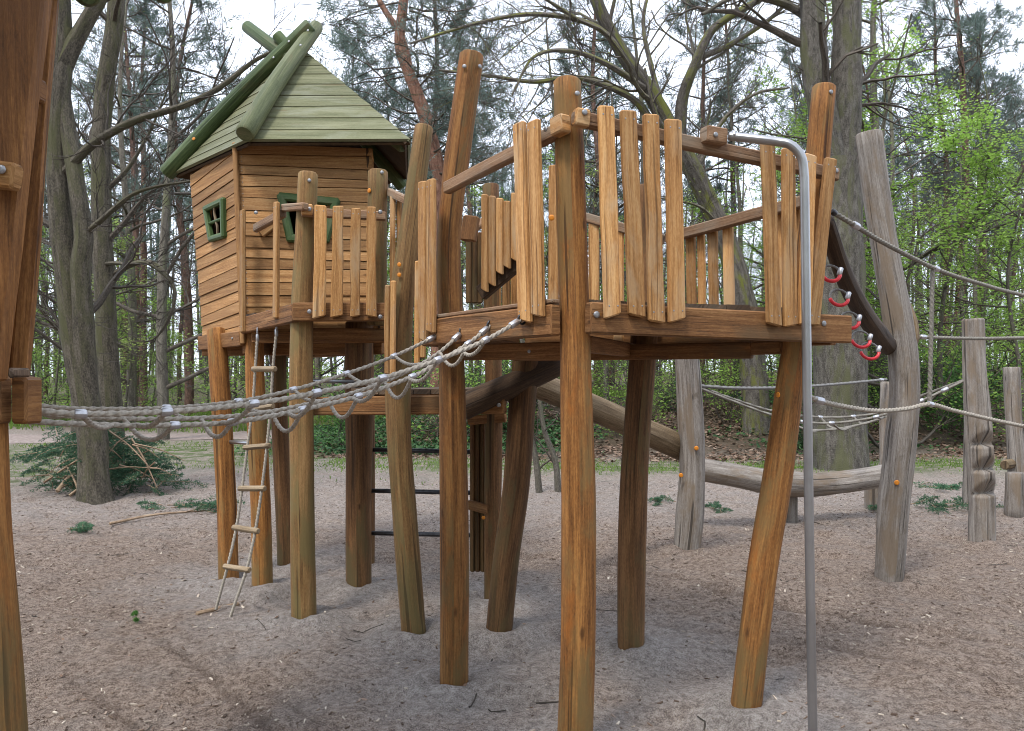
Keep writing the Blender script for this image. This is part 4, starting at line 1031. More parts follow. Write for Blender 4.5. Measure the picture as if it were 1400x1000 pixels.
def deci_proto(seed, H, r0, kids=(5, 5), nl=0, size=.08, depth=3, crown0=.25, limbs=14, spread=.33, up=.25, lean=.3, flat=.9):
    rg = np.random.default_rng(seed); vt = Veg(seed); vc = Veg(seed + 900); k = 8
    tr = [np.array([lean * math.sin(i * .8 + seed) * i / k, lean * math.cos(i * .6 + seed * 3) * i / k, H * i / k]) for i in range(k + 1)]
    c = vt.limb([tr[0] - [0, 0, .4]] + tr, r0 * 1.1, r0 * .15, 8, 4, .05)
    vc.tips = []
    for q in range(limbs):
        f = crown0 + (1 - crown0) * (q + rg.random()) / limbs; i_ = min(len(c) - 1, int(f * (len(c) - 1))); a = rg.uniform(0, 6.28)
        vc.grow(c[i_], (math.cos(a), math.sin(a), rg.uniform(.1, .7)), H * spread * (1.15 - f * .8) * rg.uniform(.7, 1.2), r0 * .45 * (1.2 - f), depth - 1, kids, up, .3, .0045, (.35, .9), .58, 1)
    if nl:
        pts = np.concatenate(vc.tips); sel = rg.integers(0, len(pts), nl); vc.leaves(pts[sel] + rg.normal(0, .13, (nl, 3)) * [1, 1, .45], size, flat)
    return vt, vc


# names for the trees of the wood: each by its kind and its place among the landmarks in front of it
ZONES = [(75, 'left of the forked grey tree'), (180, 'behind the two grey trunks'), (278, 'between the straight trunk and the playhouse'), (400, 'behind the left half of the playhouse'), (530, 'behind the right half of the playhouse'),
         (650, 'behind the two tall platform posts'), (765, 'behind the left platform fence'), (845, 'beside the front corner post'), (925, 'behind the closely set front slats'), (1035, 'behind the gap in the front fence'), (1110, 'behind the right end of the fence'),
         (1205, 'behind the thick double trunk'), (1310, 'between the crooked and notched posts'), (9999, 'right of the notched post')]
ORD = 'first second third fourth fifth sixth seventh eighth ninth tenth eleventh twelfth thirteenth fourteenth fifteenth sixteenth seventeenth eighteenth nineteenth twentieth'.split()
def name_by_place(items, noun, named=()):
    rows = {}
    for o in list(items) + list(named):
        px = 700 + o.location.x * F / o.location.y
        z = next(q for q, (lim, _) in enumerate(ZONES) if px < lim); rows.setdefault(z, []).append((px, o))
    for z, row in rows.items():
        row.sort(key=lambda q: q[0])
        for k, (px, o) in enumerate(row):
            if o not in named: o['label'] = (f'only {noun} {ZONES[z][1]}' if len(row) == 1 else f'{ORD[k]} {noun} from the left among those {ZONES[z][1]}')
PINES = []
for k, (H, c0, sp, nt_, ln_) in enumerate(((17, 6.5, 2.9, 1350, .5), (19, 7.5, 3.2, 1500, .8), (15.5, 5.5, 3.0, 1250, .6), (18, 9.0, 2.7, 1200, .4), (13, 4.2, 2.3, 950, .5))):
    vt, vc, _ = pine_proto(100 + k, H, c0, sp, nt_, ln_)
    PINES.append((vt.wood_mesh('pine_trunk', M['bark_pine']), crown_mesh(vc, 'pine_crown', M['needle'], M['twig'])))
BARE = []
for k, (H, r0) in enumerate(((12, .11), (9.5, .075), (14, .15))):
    vt, vc = deci_proto(200 + k, H, r0, (4, 5), 260, .07, 4, .2, 15, .30)
    BARE.append((vt.wood_mesh('bare_trunk', M['bark_thin']), crown_mesh(vc, 'bare_crown', M['leaf_oliv'], M['twig'])))
SAP = []
for k, (H, r0, nl) in enumerate(((6.5, .045, 3000), (8.5, .06, 3600), (5., .035, 2300), (7.5, .05, 2600))):
    vt, vc = deci_proto(300 + k, H, r0, (3, 4), nl, .085, 3, .12, 18, .24, .2, .5)
    SAP.append((vt.wood_mesh('sapling_trunk', M['bark_thin']), crown_mesh(vc, 'sapling_crown', M['leaf'] if k != 3 else M['leaf_oliv'], M['twig'])))
LEAFY = []
for k, (H, r0, nl) in enumerate(((9.5, .09, 7000), (7.5, .07, 6000), (10.5, .10, 6500))):
    vt, vc = deci_proto(400 + k, H, r0, (4, 5), nl, .095, 3, .08, 24, .30, .12, .5)
    LEAFY.append((vt.wood_mesh('leafy_trunk', M['bark_thin']), crown_mesh(vc, 'leafy_crown', M['leaf'], M['twig'])))

rg = np.random.default_rng(42)
taken = []
def spot(px, Y): x = (px - 700) * Y / F; return (x, Y, float(hills(x, Y)) - .05)
# pines one can make out, from the photograph
for px, Yp, k, sc, lb in ((182, 30, 0, 1.0, 'dark straight pine just right of the two grey trunks'), (196, 34, 3, 1.05, 'dark reddish pine close beside the dark straight one'),
                          (258, 31, 1, .95, 'pine trunk leaning behind the playhouse left wall'), (578, 27, 2, 1.1, 'reddish pine rising behind the tall platform posts'),
                          (1308, 30, 1, 1.0, 'stout pine above the notched grey post'), (1342, 34, 0, .9, 'slimmer dark pine beside the stout one on the right'), (1000, 36, 3, 1., 'red-barked pine behind the mossy leaning oak')):
    p_ = spot(px, Yp); plant('pine_tree', lb, 'pine tree', p_, *PINES[k], rg.uniform(0, 6.28), sc, 'pines of the wood behind the playground'); taken.append(p_)
named_pines = [o for o in C.objects if o.name.startswith('pine_tree')]
PG = 'pines of the wood behind the playground'
k = 0
while k < 54:
    Yp = 27 + 36 * rg.random() ** .8; x = rg.uniform(-.665, .665) * Yp
    if any((x - q[0]) ** 2 + (Yp - q[1]) ** 2 < 2.2 ** 2 for q in taken): continue
    p_ = (x, Yp, float(hills(x, Yp)) - .05); taken.append(p_)
    plant('pine_tree', 'tall bare-stemmed pine with dark needle crown in the wood', 'pine tree', p_, *PINES[int(rg.integers(0, 5))], rg.uniform(0, 6.28), rg.uniform(.85, 1.25), PG); k += 1
k = 0
while k < 46:
    Yp = rg.uniform(19, 48); x = rg.uniform(-.665, .665) * Yp
    if any((x - q[0]) ** 2 + (Yp - q[1]) ** 2 < 1.3 ** 2 for q in taken): continue
    p_ = (x, Yp, float(hills(x, Yp)) - .05); taken.append(p_)
    plant('bare_tree', 'slender bare tree with thin twigs among the pines', 'bare tree', p_, *BARE[int(rg.integers(0, 3))], rg.uniform(0, 6.28), rg.uniform(.8, 1.15), 'bare trees among the pines'); k += 1
k = 0
while k < 110:
    Yp = rg.uniform(23.5, 52); x = rg.uniform(-.665, .665) * Yp
    if any((x - q[0]) ** 2 + (Yp - q[1]) ** 2 < .8 ** 2 for q in taken): continue
    p_ = (x, Yp, float(hills(x, Yp)) - .05); taken.append(p_)
    plant('sapling', 'young sapling in fresh spring green below the pines', 'sapling', p_, *SAP[int(rg.integers(0, 4))], rg.uniform(0, 6.28), rg.uniform(.75, 1.25), 'green saplings under the pines'); k += 1
for px, Yp, k, sc, lb in ((1215, 17.5, 0, 1.0, 'bright green young beech right of the thick double trunk'), (1290, 19.5, 1, 1.05, 'fresh green bushy tree behind the notched post'),
                          (1395, 18.5, 1, .95, 'leafy green tree at the right edge of the photo'), (1085, 22, 2, .85, 'green leafed tree glimpsed left of the thick double trunk'),
                          (1190, 22, 2, 1.0, 'taller green beech further back beside the double trunk'), (1345, 25, 0, .9, 'pale green tree deep behind the rope posts'),
                          (985, 24, 1, .8, 'green leafy tree seen through the platform back slats'), (860, 23, 1, .62, 'low green tree framed under the platform'), (50, 27, 1, .75, 'low bright green tree beside the near tower')):
    plant('leafy_tree', lb, 'leafy tree', spot(px, Yp), *LEAFY[k], rg.uniform(0, 6.28), sc, 'young leafy trees round the playground')

by = lambda n, g: [o for o in C.objects if o.parent is None and o.name.split('.')[0] == n and o.get('group') == g]
name_by_place([o for o in by('pine_tree', PG) if o not in named_pines], 'dark-crowned pine', named_pines)
name_by_place(by('bare_tree', 'bare trees among the pines'), 'slender bare tree'); name_by_place(by('sapling', 'green saplings under the pines'), 'spring-green sapling')
# ---- the big trees
def big_tree(name, label, cat, limbs, bark, seed, twigs=(3, (4, 5)), base=None, flare=1.35, crown_leaf=None, nl=0):
    """limbs: list of (points, r0, r1, twig count, twig length, part)"""
    vt, vc = Veg(seed), Veg(seed + 1); rg_ = np.random.default_rng(seed)
    for li, (pts, r0, r1, nt_, tl, part) in enumerate(limbs):
        tgt = vt if part == 'trunk' else vc
        c = spline(pts, 6); rr = np.linspace(r0, r1, len(c))
        if li == 0: rr[:len(c) // 6 + 1] *= np.linspace(flare, 1, len(c) // 6 + 1)
        tube(tgt.b, c, rr, 16 if r0 > .15 else (9 if r0 > .05 else 6), False, .05 if r0 > .1 else .03)
        for q in range(nt_):
            f = rg_.uniform(.3, 1); i_ = min(len(c) - 2, int(f * (len(c) - 1))); dd = c[i_ + 1] - c[i_]; dd /= np.linalg.norm(dd)
            sd = rg_.normal(0, 1, 3); sd[1] *= .6; sd -= dd * sd.dot(dd); sd /= np.linalg.norm(sd); a = rg_.uniform(.4, 1.1)
            vc.grow(c[i_], dd * math.cos(a) + sd * math.sin(a), tl * rg_.uniform(.6, 1.2), max(.008, rr[i_] * .35), twigs[0] - 1, twigs[1], .1, .32, .005, (.35, .95), .6, 1)
    if nl:
        pts = np.concatenate(vc.tips); sel = rg_.integers(0, len(pts), nl); vc.leaves(pts[sel] + rg_.normal(0, .1, (nl, 3)), .06, .8)
    b0 = limbs[0][0][1 if len(limbs[0][0]) > 2 else 0]
    root = thing(name, label, cat, (b0[0], b0[1], 0))
    link('trunk', vt.wood_mesh('trunk', bark), root); 
    if vc.b.n: link('crown', crown_mesh(vc, 'crown', crown_leaf or M['leaf_oliv'], M['twig'] if bark is not M['bark_oak'] else bark), root)
    return root
Yt = 11.1
big_tree('beech_tree', 'forked grey tree with mossy bark beside the pile of spruce cuttings', 'tree', [
    (A_((132, 700, Yt), (130, 672, Yt), (126, 600, Yt), (112, 520, Yt), (95, 400, Yt), (84, 300, Yt), (78, 180, Yt), (86, 70, Yt), (80, -60, Yt), (75, -260, Yt)), .215, .105, 5, 1.6, 'trunk'),
    (A_((120, 540, Yt), (114, 440, Yt - .1), (109, 370, Yt - .15), (114, 318, Yt - .15), (103, 240, Yt - .1), (90, 160, Yt), (86, 100, Yt), (95, 40, Yt)), .145, .085, 0, 1.2, 'trunk'),
    (A_((84, 95, Yt), (115, 35, Yt), (150, -30, Yt), (190, -140, Yt)), .13, .06, 5, 1.4, 'trunk'),
    (A_((84, 246, Yt + .08), (98, 226, Yt - .1), (130, 195, Yt - .2), (185, 165, Yt - .3), (250, 145, Yt - .4), (300, 120, Yt - .4), (350, 82, Yt - .4), (400, 60, Yt - .4)), .075, .02, 9, 1.2, 'trunk'),
    (A_((108, 336, Yt + .02), (122, 316, Yt - .16), (140, 300, Yt - .3), (178, 268, Yt - .4), (215, 255, Yt - .5), (260, 248, Yt - .5)), .05, .014, 7, 1.0, 'trunk'),
    (A_((139, 362, 13.2), (160, 360, 12.9), (175, 362, 12.7), (205, 362, 12.7), (240, 400, 12.6), (215, 460, 12.6), (180, 468, 12.6)), .04, .012, 8, .9, 'trunk')], M['bark_beech'], 11)
Yt = 13.2
big_tree('straight_tree', 'straight mossy trunk standing just behind the forked tree', 'tree', [
    (A_((158, 680, Yt), (157, 655, Yt), (152, 560, Yt), (145, 440, Yt), (140, 320, Yt), (138, 200, Yt), (146, 100, Yt), (160, -10, Yt), (165, -250, Yt)), .19, .12, 8, 1.8, 'trunk'),
    (A_((148, 380, Yt), (180, 362, Yt), (210, 360, Yt - .2), (238, 395, Yt - .3), (230, 440, Yt - .3), (205, 470, Yt - .3)), .05, .012, 8, 1.0, 'trunk'),
    (A_((146, 260, Yt), (175, 230, Yt), (205, 180, Yt), (230, 120, Yt)), .045, .012, 7, 1.2, 'trunk')], M['bark_beech'], 21)
Yt = 14.4
big_tree('double_trunk_tree', 'thick pale tree that splits into two trunks behind the right post', 'tree', [
    (A_((1150, 660, Yt), (1150, 636, Yt), (1148, 560, Yt), (1147, 440, Yt), (1146, 320, Yt), (1147, 220, Yt)), .50, .40, 0, 1, 'trunk'),
    (A_((1149, 300, Yt), (1152, 200, Yt), (1158, 120, Yt), (1157, 0, Yt), (1160, -260, Yt)), .30, .22, 4, 2.2, 'trunk'),
    (A_((1146, 260, Yt), (1127, 170, Yt - .1), (1115, 90, Yt - .1), (1109, 0, Yt - .1), (1095, -260, Yt)), .27, .19, 4, 2.2, 'trunk'),
    (A_((1115, 30, Yt), (1070, 5, Yt), (1010, -5, Yt - .3), (960, 20, Yt - .5)), .09, .03, 8, 1.6, 'trunk')], M['bark_big'], 31, flare=1.3)
Yt = 19.5
big_tree('leaning_oak', 'mossy oak leaning left with wide bare limbs behind the platform', 'oak tree', [
    (A_((1034, 625, Yt), (1034, 600, Yt), (1030, 500, Yt), (1012, 390, Yt), (975, 290, Yt), (935, 210, Yt - .3), (890, 130, Yt - .6), (850, 70, Yt - .9), (815, 0, Yt - 1.2), (790, -120, Yt - 1.4)), .36, .11, 10, 3.0, 'trunk'),
    (A_((930, 205, Yt - .3), (932, 140, Yt - .5), (950, 90, Yt - .8), (975, 40, Yt - 1), (1030, 5, Yt - 1.2), (1090, -30, Yt - 1.2)), .16, .05, 12, 2.6, 'trunk'),
    (A_((900, 180, Yt - .4), (870, 140, Yt - .8), (830, 118, Yt - 1.2), (785, 106, Yt - 1.5), (730, 112, Yt - 1.8), (670, 104, Yt - 2.2), (600, 96, Yt - 2.4)), .095, .025, 15, 2.2, 'crown'),
    (A_((870, 100, Yt - .8), (820, 40, Yt - 1.2), (740, 20, Yt - 1.6), (660, 30, Yt - 2), (560, 60, Yt - 2.2)), .08, .025, 15, 2.4, 'crown'),
    (A_((880, 120, Yt - .8), (830, 88, Yt - 1.6), (780, 70, Yt - 2), (730, 78, Yt - 2.4), (700, 130, Yt - 2.6)), .08, .02, 10, 1.6, 'crown'),
    (A_((915, 180, Yt - .3), (890, 90, Yt - .2), (880, 20, Yt - .2), (905, -60, Yt)), .08, .03, 9, 2.2, 'crown'),
    (A_((955, 80, Yt - .8), (1000, 60, Yt - .8), (1060, 20, Yt - 1), (1110, -40, Yt - 1.2)), .08, .03, 9, 1.8, 'crown'),
    (A_((985, 310, Yt), (960, 285, Yt - .4), (930, 275, Yt - .8), (880, 268, Yt - 1.2)), .05, .015, 5, 1.4, 'crown'),
    (A_((950, 240, Yt - .2), (985, 170, Yt - .4), (1030, 130, Yt - .6), (1080, 120, Yt - .8)), .07, .02, 9, 1.6, 'crown')], M['bark_oak'], 41, twigs=(3, (4, 5)))
Yt = 11.7
for px0, px1, sd, lb in ((737, 724, 51, 'thin grey sapling stem left of the front post'), (763, 742, 52, 'thin leaning sapling stem hidden partly by the front post')):
    big_tree('thin_stem', lb, 'sapling', [(A_((px0 + 2, 690, Yt), (px0, 671, Yt), (px0 - 4, 630, Yt), (px1, 580, Yt), (px1 - 8, 500, Yt), (px1 - 14, 400, Yt)), .06, .02, 6, .9, 'trunk')], M['bark_thin'], sd, (2, (4, 4)))
# red bent pine in front of the others, behind the house roof
vt, vc = Veg(61), Veg(62); Yp = 24
for pts, r0, r1 in ((A_((600, 620, Yp), (598, 560, Yp), (604, 300, Yp), (592, 200, Yp), (574, 140, Yp), (560, 100, Yp), (546, 60, Yp), (552, 0, Yp), (556, -120, Yp)), .26, .13), (A_((562, 105, Yp), (548, 50, Yp), (530, 20, Yp), (505, -20, Yp)), .13, .07)):
    c = vt.limb(pts, r0, r1, 12, 6, .05)
rg_ = np.random.default_rng(63)
for q in range(44):
    f = rg_.uniform(-.2, 1); z = 7.5 + 6.5 * max(f, 0); a = rg_.uniform(0, 6.28)
    x0 = P(575, 140, Yp).x + (z - 9.8) * -.12
    vc.grow((x0, Yp, z), (math.cos(a), math.sin(a), .15), rg_.uniform(1.4, 3.4), .035, 2, (4, 4), .12, .38, .007, (.4, .9), .55, 1)
pts = np.concatenate([t_[len(t_) // 3:] for t_ in vc.tips]); sel = rg_.choice(len(pts), 2300, replace=True); vc.needles(pts[sel] + rg_.normal(0, .06, (2300, 3)), .22, 9, .05)
rt = thing('bent_pine', 'red-barked pine with a bent forked top right of the green roof', 'pine tree', tuple(spot(600, Yp)), 'pines of the wood behind the playground')
link('trunk', vt.wood_mesh('trunk', M['bark_pine_red']), rt); link('crown', crown_mesh(vc, 'crown', M['needle'], M['twig']), rt)

# far wood: one mass of stems and foliage behind everything, and unseen behind the camera
vf = Veg(71); rg_ = np.random.default_rng(71)
for q in range(300):
    Yp = rg_.uniform(62, 95); x = rg_.uniform(-.8, .8) * Yp; z = float(hills(x, Yp)); H = rg_.uniform(12, 22); r = rg_.uniform(.06, .2)
    tube(vf.b, np.array([[x, Yp, z - .5], [x + rg_.normal(0, .3), Yp, z + H * .5], [x + rg_.normal(0, .6), Yp, z + H]]), np.array([r, r * .8, r * .3]), 4, False)
n_ = 17000; yy = rg_.uniform(58, 95, n_); xx = rg_.uniform(-.8, .8, n_) * yy
keep = vnoise(xx, yy, 4., 33) > -.1; xx, yy = xx[keep], yy[keep]
zz = hills(xx, yy) + rg_.beta(1.1, 2.6, len(xx)) * 7.5
vf.leaves(np.stack([xx, yy, zz], -1), .34, .3)
for q in range(160):  # unseen trees behind the camera, put in to block low sky light
    a = rg_.uniform(.0, 1.) * math.pi; D = rg_.uniform(15, 34); x, y = D * math.cos(a), -D * math.sin(a) * .8 - 3; H = rg_.uniform(10, 15); r = rg_.uniform(.08, .2); z = float(hills(x, y))
    tube(vf.b, np.array([[x, y, z - .5], [x + rg_.normal(0, .3), y, z + H * .5], [x + rg_.normal(0, .6), y, z + H]]), np.array([r, r * .8, r * .3]), 5, False)
    m = 110; pz = np.stack([x + rg_.normal(0, 1.1, m), y + rg_.normal(0, 1.1, m), z + H * rg_.beta(2.2, 1.6, m)], -1); vf.leaves(pz, .5, .3)
fo = link('distant_and_unseen_wood', crown_mesh(vf, 'distant_and_unseen_wood', M['leaf_oliv'], M['bark_thin']), kind='stuff'); fo['label'] = 'far wood of thin stems and green haze closing the view behind the pines, with unseen trees behind the camera'; fo['category'] = 'wood'

# shrubs and ivy on the bank
def shrub_proto(seed, nl, mat, size, h=1.1):
    v = Veg(seed); r_ = np.random.default_rng(seed)
    for q in range(9):
        a = r_.uniform(0, 6.28); v.grow((r_.normal(0, .15), r_.normal(0, .15), -.1), (math.cos(a) * .6, math.sin(a) * .6, 1), h * r_.uniform(.7, 1.2), .014, 2, (4, 4), .2, .35, .004, (.4, 1.), .6, 1)
    pts = np.concatenate(v.tips); sel = r_.integers(0, len(pts), nl); v.leaves(pts[sel] + r_.normal(0, .09, (nl, 3)), size, .6)
    return crown_mesh(v, 'shrub', mat, M['twig'])
SH = [shrub_proto(81, 1500, M['leaf_dark'], .07), shrub_proto(82, 1300, M['leaf'], .07, 1.5), shrub_proto(83, 1300, M['ivy'], .08, .9)]
for k in range(34):
    Yp = rg.uniform(18.0, 25); px = rg.uniform(480, 1440) if k % 3 else rg.uniform(1100, 1440); x = (px - 700) * Yp / F
    o = link('shrub', SH[int(rg.integers(0, 3))]); o.location = (x, Yp, float(hills(x, Yp)) - .03); o.rotation_euler = (0, 0, rg.uniform(0, 6.28)); s_ = rg.uniform(.6, 1.25); o.scale = (s_, s_, s_)
    o['label'] = 'low leafy shrub on the bank under the trees'; o['category'] = 'shrub'; o['group'] = 'shrubs on the leafy bank'
name_by_place([o for o in C.objects if o.name.split('.')[0] == 'shrub'], 'low leafy shrub')
def scatter(name, label, cat, n, xr, yr, size, mat, dens, flat, lift, seed, jitter=0.):
    v = Veg(seed); r_ = np.random.default_rng(seed); y = r_.uniform(*yr, n); x = r_.uniform(*xr, n) if xr[1] > 1 else r_.uniform(*xr, n) * y
    k = dens(x, y) > r_.random(n); x, y = x[k], y[k]; z = ground_h(x, y) + lift + r_.random(len(x)) * jitter
    v.leaves(np.stack([x, y, z], -1), size, flat); o = link(name, v.leaf_mesh(name, mat), kind='stuff'); o['label'] = label; o['category'] = cat; return o
scatter('ivy', 'dark ivy covering the bank under the trees', 'ivy', 42000, (-6, 16), (17, 24), .11, M['ivy'], lambda x, y: np.clip(.55 + .9 * vnoise(x, y, 1.6, 91) - .5 * (x > 1.5), 0, 1), .5, .02, 92, .16)
scatter('leaf_litter', 'dry brown fallen leaves on the bank', 'leaves', 42000, (-5, 17), (15.6, 23), .105, M['litter'], lambda x, y: np.clip(.5 + .8 * vnoise(x, y, 1.1, 93), 0, 1) * np.clip((y - 15.6) / 1.2, 0, 1), 1.2, .012, 94, .03)
scatter('yard_leaves', 'scattered dry leaf bits on the sand', 'leaves', 2600, (-7, 7), (2.2, 14), .03, M['litter'], lambda x, y: .35 + .6 * vnoise(x, y, 1.5, 95), 1.6, .006, 96, .004)
def dens_far(x, y): return np.clip(.3 + .25 * (y - 3) / 8, 0, 1)
# wood chips: small thick splinters
v = Buf(); r_ = np.random.default_rng(97); cnt = 26000
cy = r_.uniform(1.9, 12.5, cnt) ** 1.0; cx = r_.uniform(-.75, .75, cnt) * cy; tz = np.minimum.reduce([np.hypot(cx - G_(px, py)[0], cy - G_(px, py)[1]) for px, py in POST_FEET[:12]])
k = r_.random(cnt) < np.clip(.05 + tz * .55, 0, 1) * np.clip(.55 + .6 * vnoise(cx, cy, .8, 98), 0.05, 1); cx, cy = cx[k], cy[k]; cz = ground_h(cx, cy) + .004
n_ = len(cx); a = r_.uniform(0, 6.28, n_); L = .0035 + .014 * r_.random(n_) ** 2.2 * (1 + (cy > 6) * .3); W = L * r_.uniform(.15, .45, n_); til = r_.normal(0, .3, n_)
ex = np.stack([np.cos(a) * np.cos(til), np.sin(a) * np.cos(til), np.sin(til)], -1); ey = np.stack([-np.sin(a), np.cos(a), 0 * a], -1); ez = np.cross(ex, ey)
cc = np.stack([cx, cy, cz], -1)
corn = [cc + ex * L[:, None] * sx + ey * W[:, None] * sy + ez * .003 * sz for sz in (-1, 1) for sx, sy in ((-1, -.7), (1, -1), (.8, 1), (-.9, .8))]
vv = np.stack(corn, 1).reshape(-1, 3); o_ = np.arange(n_)[:, None] * 8
ff = np.concatenate([o_ + np.array(q) for q in ((4, 5, 6, 7), (0, 1, 5, 4), (1, 2, 6, 5), (2, 3, 7, 6), (3, 0, 4, 7))])
ch = link('wood_chips', fast_mesh('wood_chips', vv, [ff], M['chip'], None, False, None, np.repeat(r_.random(n_), 8)), kind='stuff'); ch['label'] = 'pale wood chips strewn over the sand'; ch['category'] = 'wood chips'
# twigs on the sand
bt = Buf(); 
for q in range(80):
    y = r_.uniform(2.5, 13); x = r_.uniform(-.7, .7) * y; a = r_.uniform(0, 6.28); L = r_.uniform(.05, .22); dx, dy = math.cos(a) * L, math.sin(a) * L
    pts = [np.array((x + dx * f + r_.normal(0, .008), y + dy * f + r_.normal(0, .008), gz(x + dx * f, y + dy * f) + .006)) for f in (0, .33, .66, 1)]
    tube(bt, np.array(pts), r_.uniform(.002, .005), 4, False)
o = bt.build('ground_twigs', M['twig'], kind='stuff'); o['label'] = 'small dark twigs lying on the sand'; o['category'] = 'twigs'
# grass
def grass(name, label, n, xr, yr, dens, seed, h=.055):
    r_ = np.random.default_rng(seed); y = r_.uniform(*yr, n); x = r_.uniform(*xr, n); k = dens(x, y) > r_.random(n); x, y = x[k], y[k]; m = len(x); z = ground_h(x, y)
    a = r_.uniform(0, 6.28, m); p = np.stack([x, y, z - .01], -1); hh = h * r_.uniform(.4, 1.3, m); w_ = .005 * r_.uniform(.7, 1.4, m) * (1 + y / 14)
    s_ = np.stack([np.cos(a), np.sin(a), 0 * a], -1) * w_[:, None]; bend = np.stack([r_.normal(0, .4, m), r_.normal(0, .4, m), np.ones(m)], -1) * hh[:, None]
    vv = np.stack([p - s_, p + s_, p + bend * .6 + s_ * .6, p + bend], 1).reshape(-1, 3)
    o = link(name, fast_mesh(name, vv, [np.arange(m * 4).reshape(-1, 4)], M['grass'], None, False, None, np.repeat(r_.random(m), 4)), kind='stuff'); o['label'] = label; o['category'] = 'grass'
grass('grass', 'thin green grass strip at the edge of the sand', 26000, (-3.5, 15), (13.2, 16.8), lambda x, y: np.clip(.75 + .7 * vnoise(x, y, 1.2, 101), 0, 1) * np.exp(-((y - 15.2) / 1.0) ** 2), 102)
grass('grass', 'patchy green grass beside the far sandy path', 34000, (-20, 0), (11, 20.4), lambda x, y: np.clip(.1 + 1.1 * vnoise(x, y, 1.4, 103), 0, 1) * np.clip(.12 + (y - 12.5) / 5, 0, 1), 104)
grass('grass', 'green undergrowth beyond the path', 40000, (-32, 4), (23.8, 40), lambda x, y: np.clip(.6 + .7 * vnoise(x, y, 1.9, 105), 0, 1), 106, .28)

# ------------------------------------------------------------------ spruce cuttings on the ground
def frond(v, p, d_, L, droop=.25, r=.007, dens=70, nl=.045):
    """a spruce branch: stem, side twigs, short needles all round"""
    rg_ = v.rg; p = np.asarray(p, float); d_ = np.asarray(d_, float); d_ /= np.linalg.norm(d_); pts = [p]
    for k in range(6): d_ = d_ + rg_.normal(0, .09, 3) - np.array([0, 0, droop * .12]); d_ /= np.linalg.norm(d_); pts.append(pts[-1] + d_ * L / 6)
    pts = np.array(pts); tube(v.b, pts, np.linspace(r, .002, 7), 4, False); sd = np.cross(d_, (0, 0, 1.)); sd /= np.linalg.norm(sd) + 1e-9
    pos, dr = [], []
    for k in range(14):
        f = .12 + .88 * k / 14; c = pts[min(5, int(f * 6))] + (pts[min(6, int(f * 6) + 1)] - pts[min(5, int(f * 6))]) * (f * 6 % 1)
        q = (sd * (1 if k % 2 else -1) + d_ * .8 + rg_.normal(0, .25, 3)); q /= np.linalg.norm(q); l_ = L * .45 * (1.1 - f) * rg_.uniform(.7, 1.2)
        for s in np.linspace(.05, 1, max(3, int(l_ / .03))): pos.append(c + q * l_ * s - np.array([0, 0, .06 * s * s * l_])); dr.append(q)
    pos, dr = np.array(pos), np.array(dr); v.needles(pos, nl, 8, .1, dr)
def green_branch(label, px, py, L, n, seed, ang=0., stick=None, group=None, up=.04, mat='spruce'):
    x, y = G_(px, py); v = Veg(seed); r_ = np.random.default_rng(seed)
    for k in range(n):
        a = ang + r_.normal(0, .8) + (math.pi if k % 3 == 0 else 0); q = (x + r_.normal(0, L * .45), y + r_.normal(0, L * .3)); frond(v, (q[0], q[1], gz(*q) + .02 + .03 * r_.random()), (math.cos(a), math.sin(a) * .8, up + r_.normal(0, .08)), L * r_.uniform(.35, .9), .2, min(.007, L * .02), 70, min(.04, .02 + L * .035))
    root = thing('spruce_branch', label, 'spruce branch', (x, y, gz(x, y)), group)
    link('needles', v.leaf_mesh('needles', M[mat]), root); v.b.build('stem', M['deadwood'], root)
    if stick: pole('stick', [V((*G_(*q), gz(*G_(*q)) + .03)) for q in stick], [.017, .014, .008], M['deadwood'], root, 8, rough=.05)
    return root
SG = 'cut spruce sprays lying on the sand'
green_branch('spread green spruce branch with a long bare stick on the sand', 250, 695, .75, 12, 111, .2, ((150, 719), (215, 708), (300, 697)), SG)
green_branch('small bright green sprig lying alone left on the sand', 108, 727, .25, 6, 112, .3, None, SG)
green_branch('spruce spray on the sand between crooked and notched grey posts', 1285, 697, .5, 9, 113, .3, None, SG)
green_branch('flat spruce spray at the grass edge behind the crooked post', 1282, 668, .6, 8, 114, .2, None, SG)
green_branch('small spruce spray right beside the notched post', 1335, 664, .35, 5, 115, 1, None, SG)
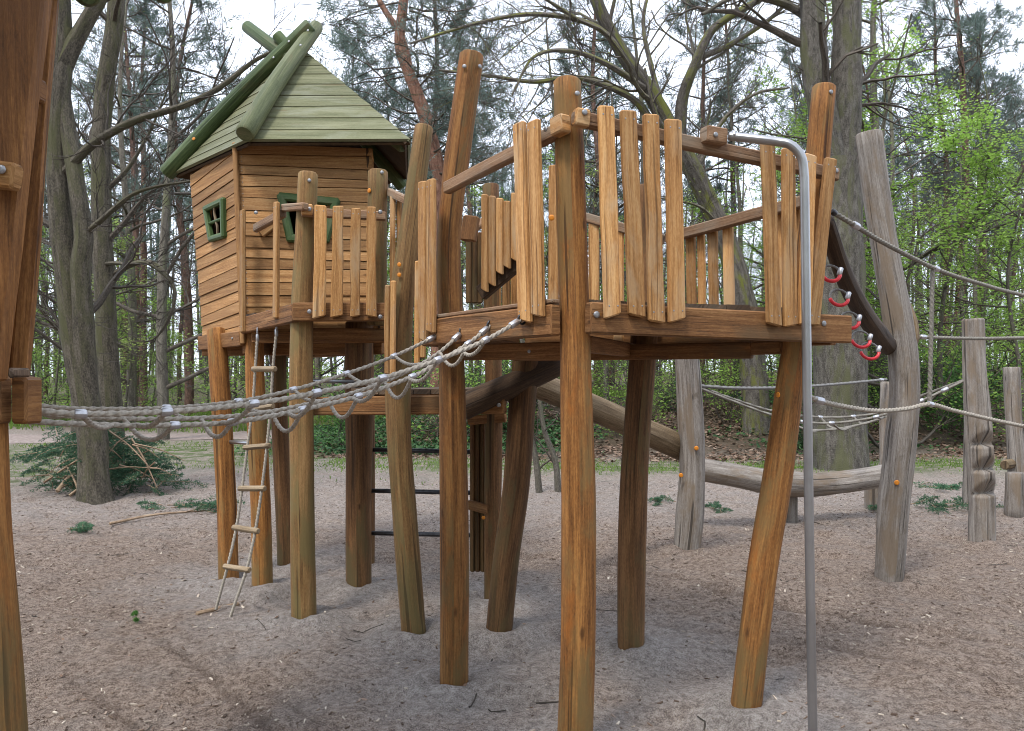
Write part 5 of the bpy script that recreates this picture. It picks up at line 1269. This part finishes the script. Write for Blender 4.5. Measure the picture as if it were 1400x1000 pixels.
green_branch('little spruce tuft on the sand right of the pale grey post', 985, 698, .28, 5, 116, .3, None, SG)
green_branch('spruce tuft seen just right of the back platform post', 890, 690, .3, 5, 117, .6, None, SG)
green_branch('spruce tuft behind the stub post at the photo edge', 1398, 690, .4, 5, 118, .6, None, SG)
green_branch('tiny green tuft near the wheel ruts', 184, 857, .028, 2, 119, 1.3, None, SG, .5, 'leaf_dark')
bp = thing('brush_pile', 'heap of dark green spruce cuttings round the foot of the forked tree', 'brush pile', (-6, 11.6, 0))
v = Veg(121); r_ = np.random.default_rng(121)
for k in range(115):
    px = r_.uniform(62, 216); Yp = r_.uniform(11.4, 12.9); x = (px - 700) * Yp / F
    hmax = 1.0 * math.sqrt(max(.05, 1 - ((px - 132) / 88) ** 2)); z = gz(x, Yp) + r_.random() ** .8 * hmax
    a = r_.uniform(0, 6.28); frond(v, (x, Yp, z), (math.cos(a), math.sin(a) - .5, r_.uniform(-.35, .35)), r_.uniform(.35, .75), .5, .008)
link('needles', v.leaf_mesh('needles', M['spruce']), bp); v.b.build('twigs', M['deadwood'], bp)
for a, b, r0 in (((95, 678, 11.0), (140, 655, 11.4), .022), ((78, 672, 11.1), (108, 645, 11.6), .03), ((60, 660, 11.4), (150, 610, 11.6), .018), ((180, 600, 11.5), (215, 668, 11.4), .015), ((150, 590, 11.5), (205, 640, 11.4), .014), ((112, 684, 10.9), (90, 636, 11.5), .017)):
    pole('bare_branch', [P(*a), (P(*a) + P(*b)) / 2 + V((0, 0, .05)), P(*b)], [r0, r0 * .8, r0 * .5], M['deadwood'], bp, 8, rough=.05)
for k in range(16):
    x0 = r_.uniform(60, 215); q0 = P(x0, r_.uniform(600, 672), r_.uniform(11.2, 11.6)); a = r_.uniform(-1.2, 1.2); L = r_.uniform(.3, .8)
    q1 = q0 + V((math.cos(a) * L * r_.choice((-1, 1)), .2, math.sin(a) * L * .6)); q1.z = max(q1.z, .05)
    pole('bare_branch', [q0, (q0 + q1) / 2 + V((0, 0, .04)), q1], [.012, .009, .004], M['deadwood'], bp, 6, rough=.05)
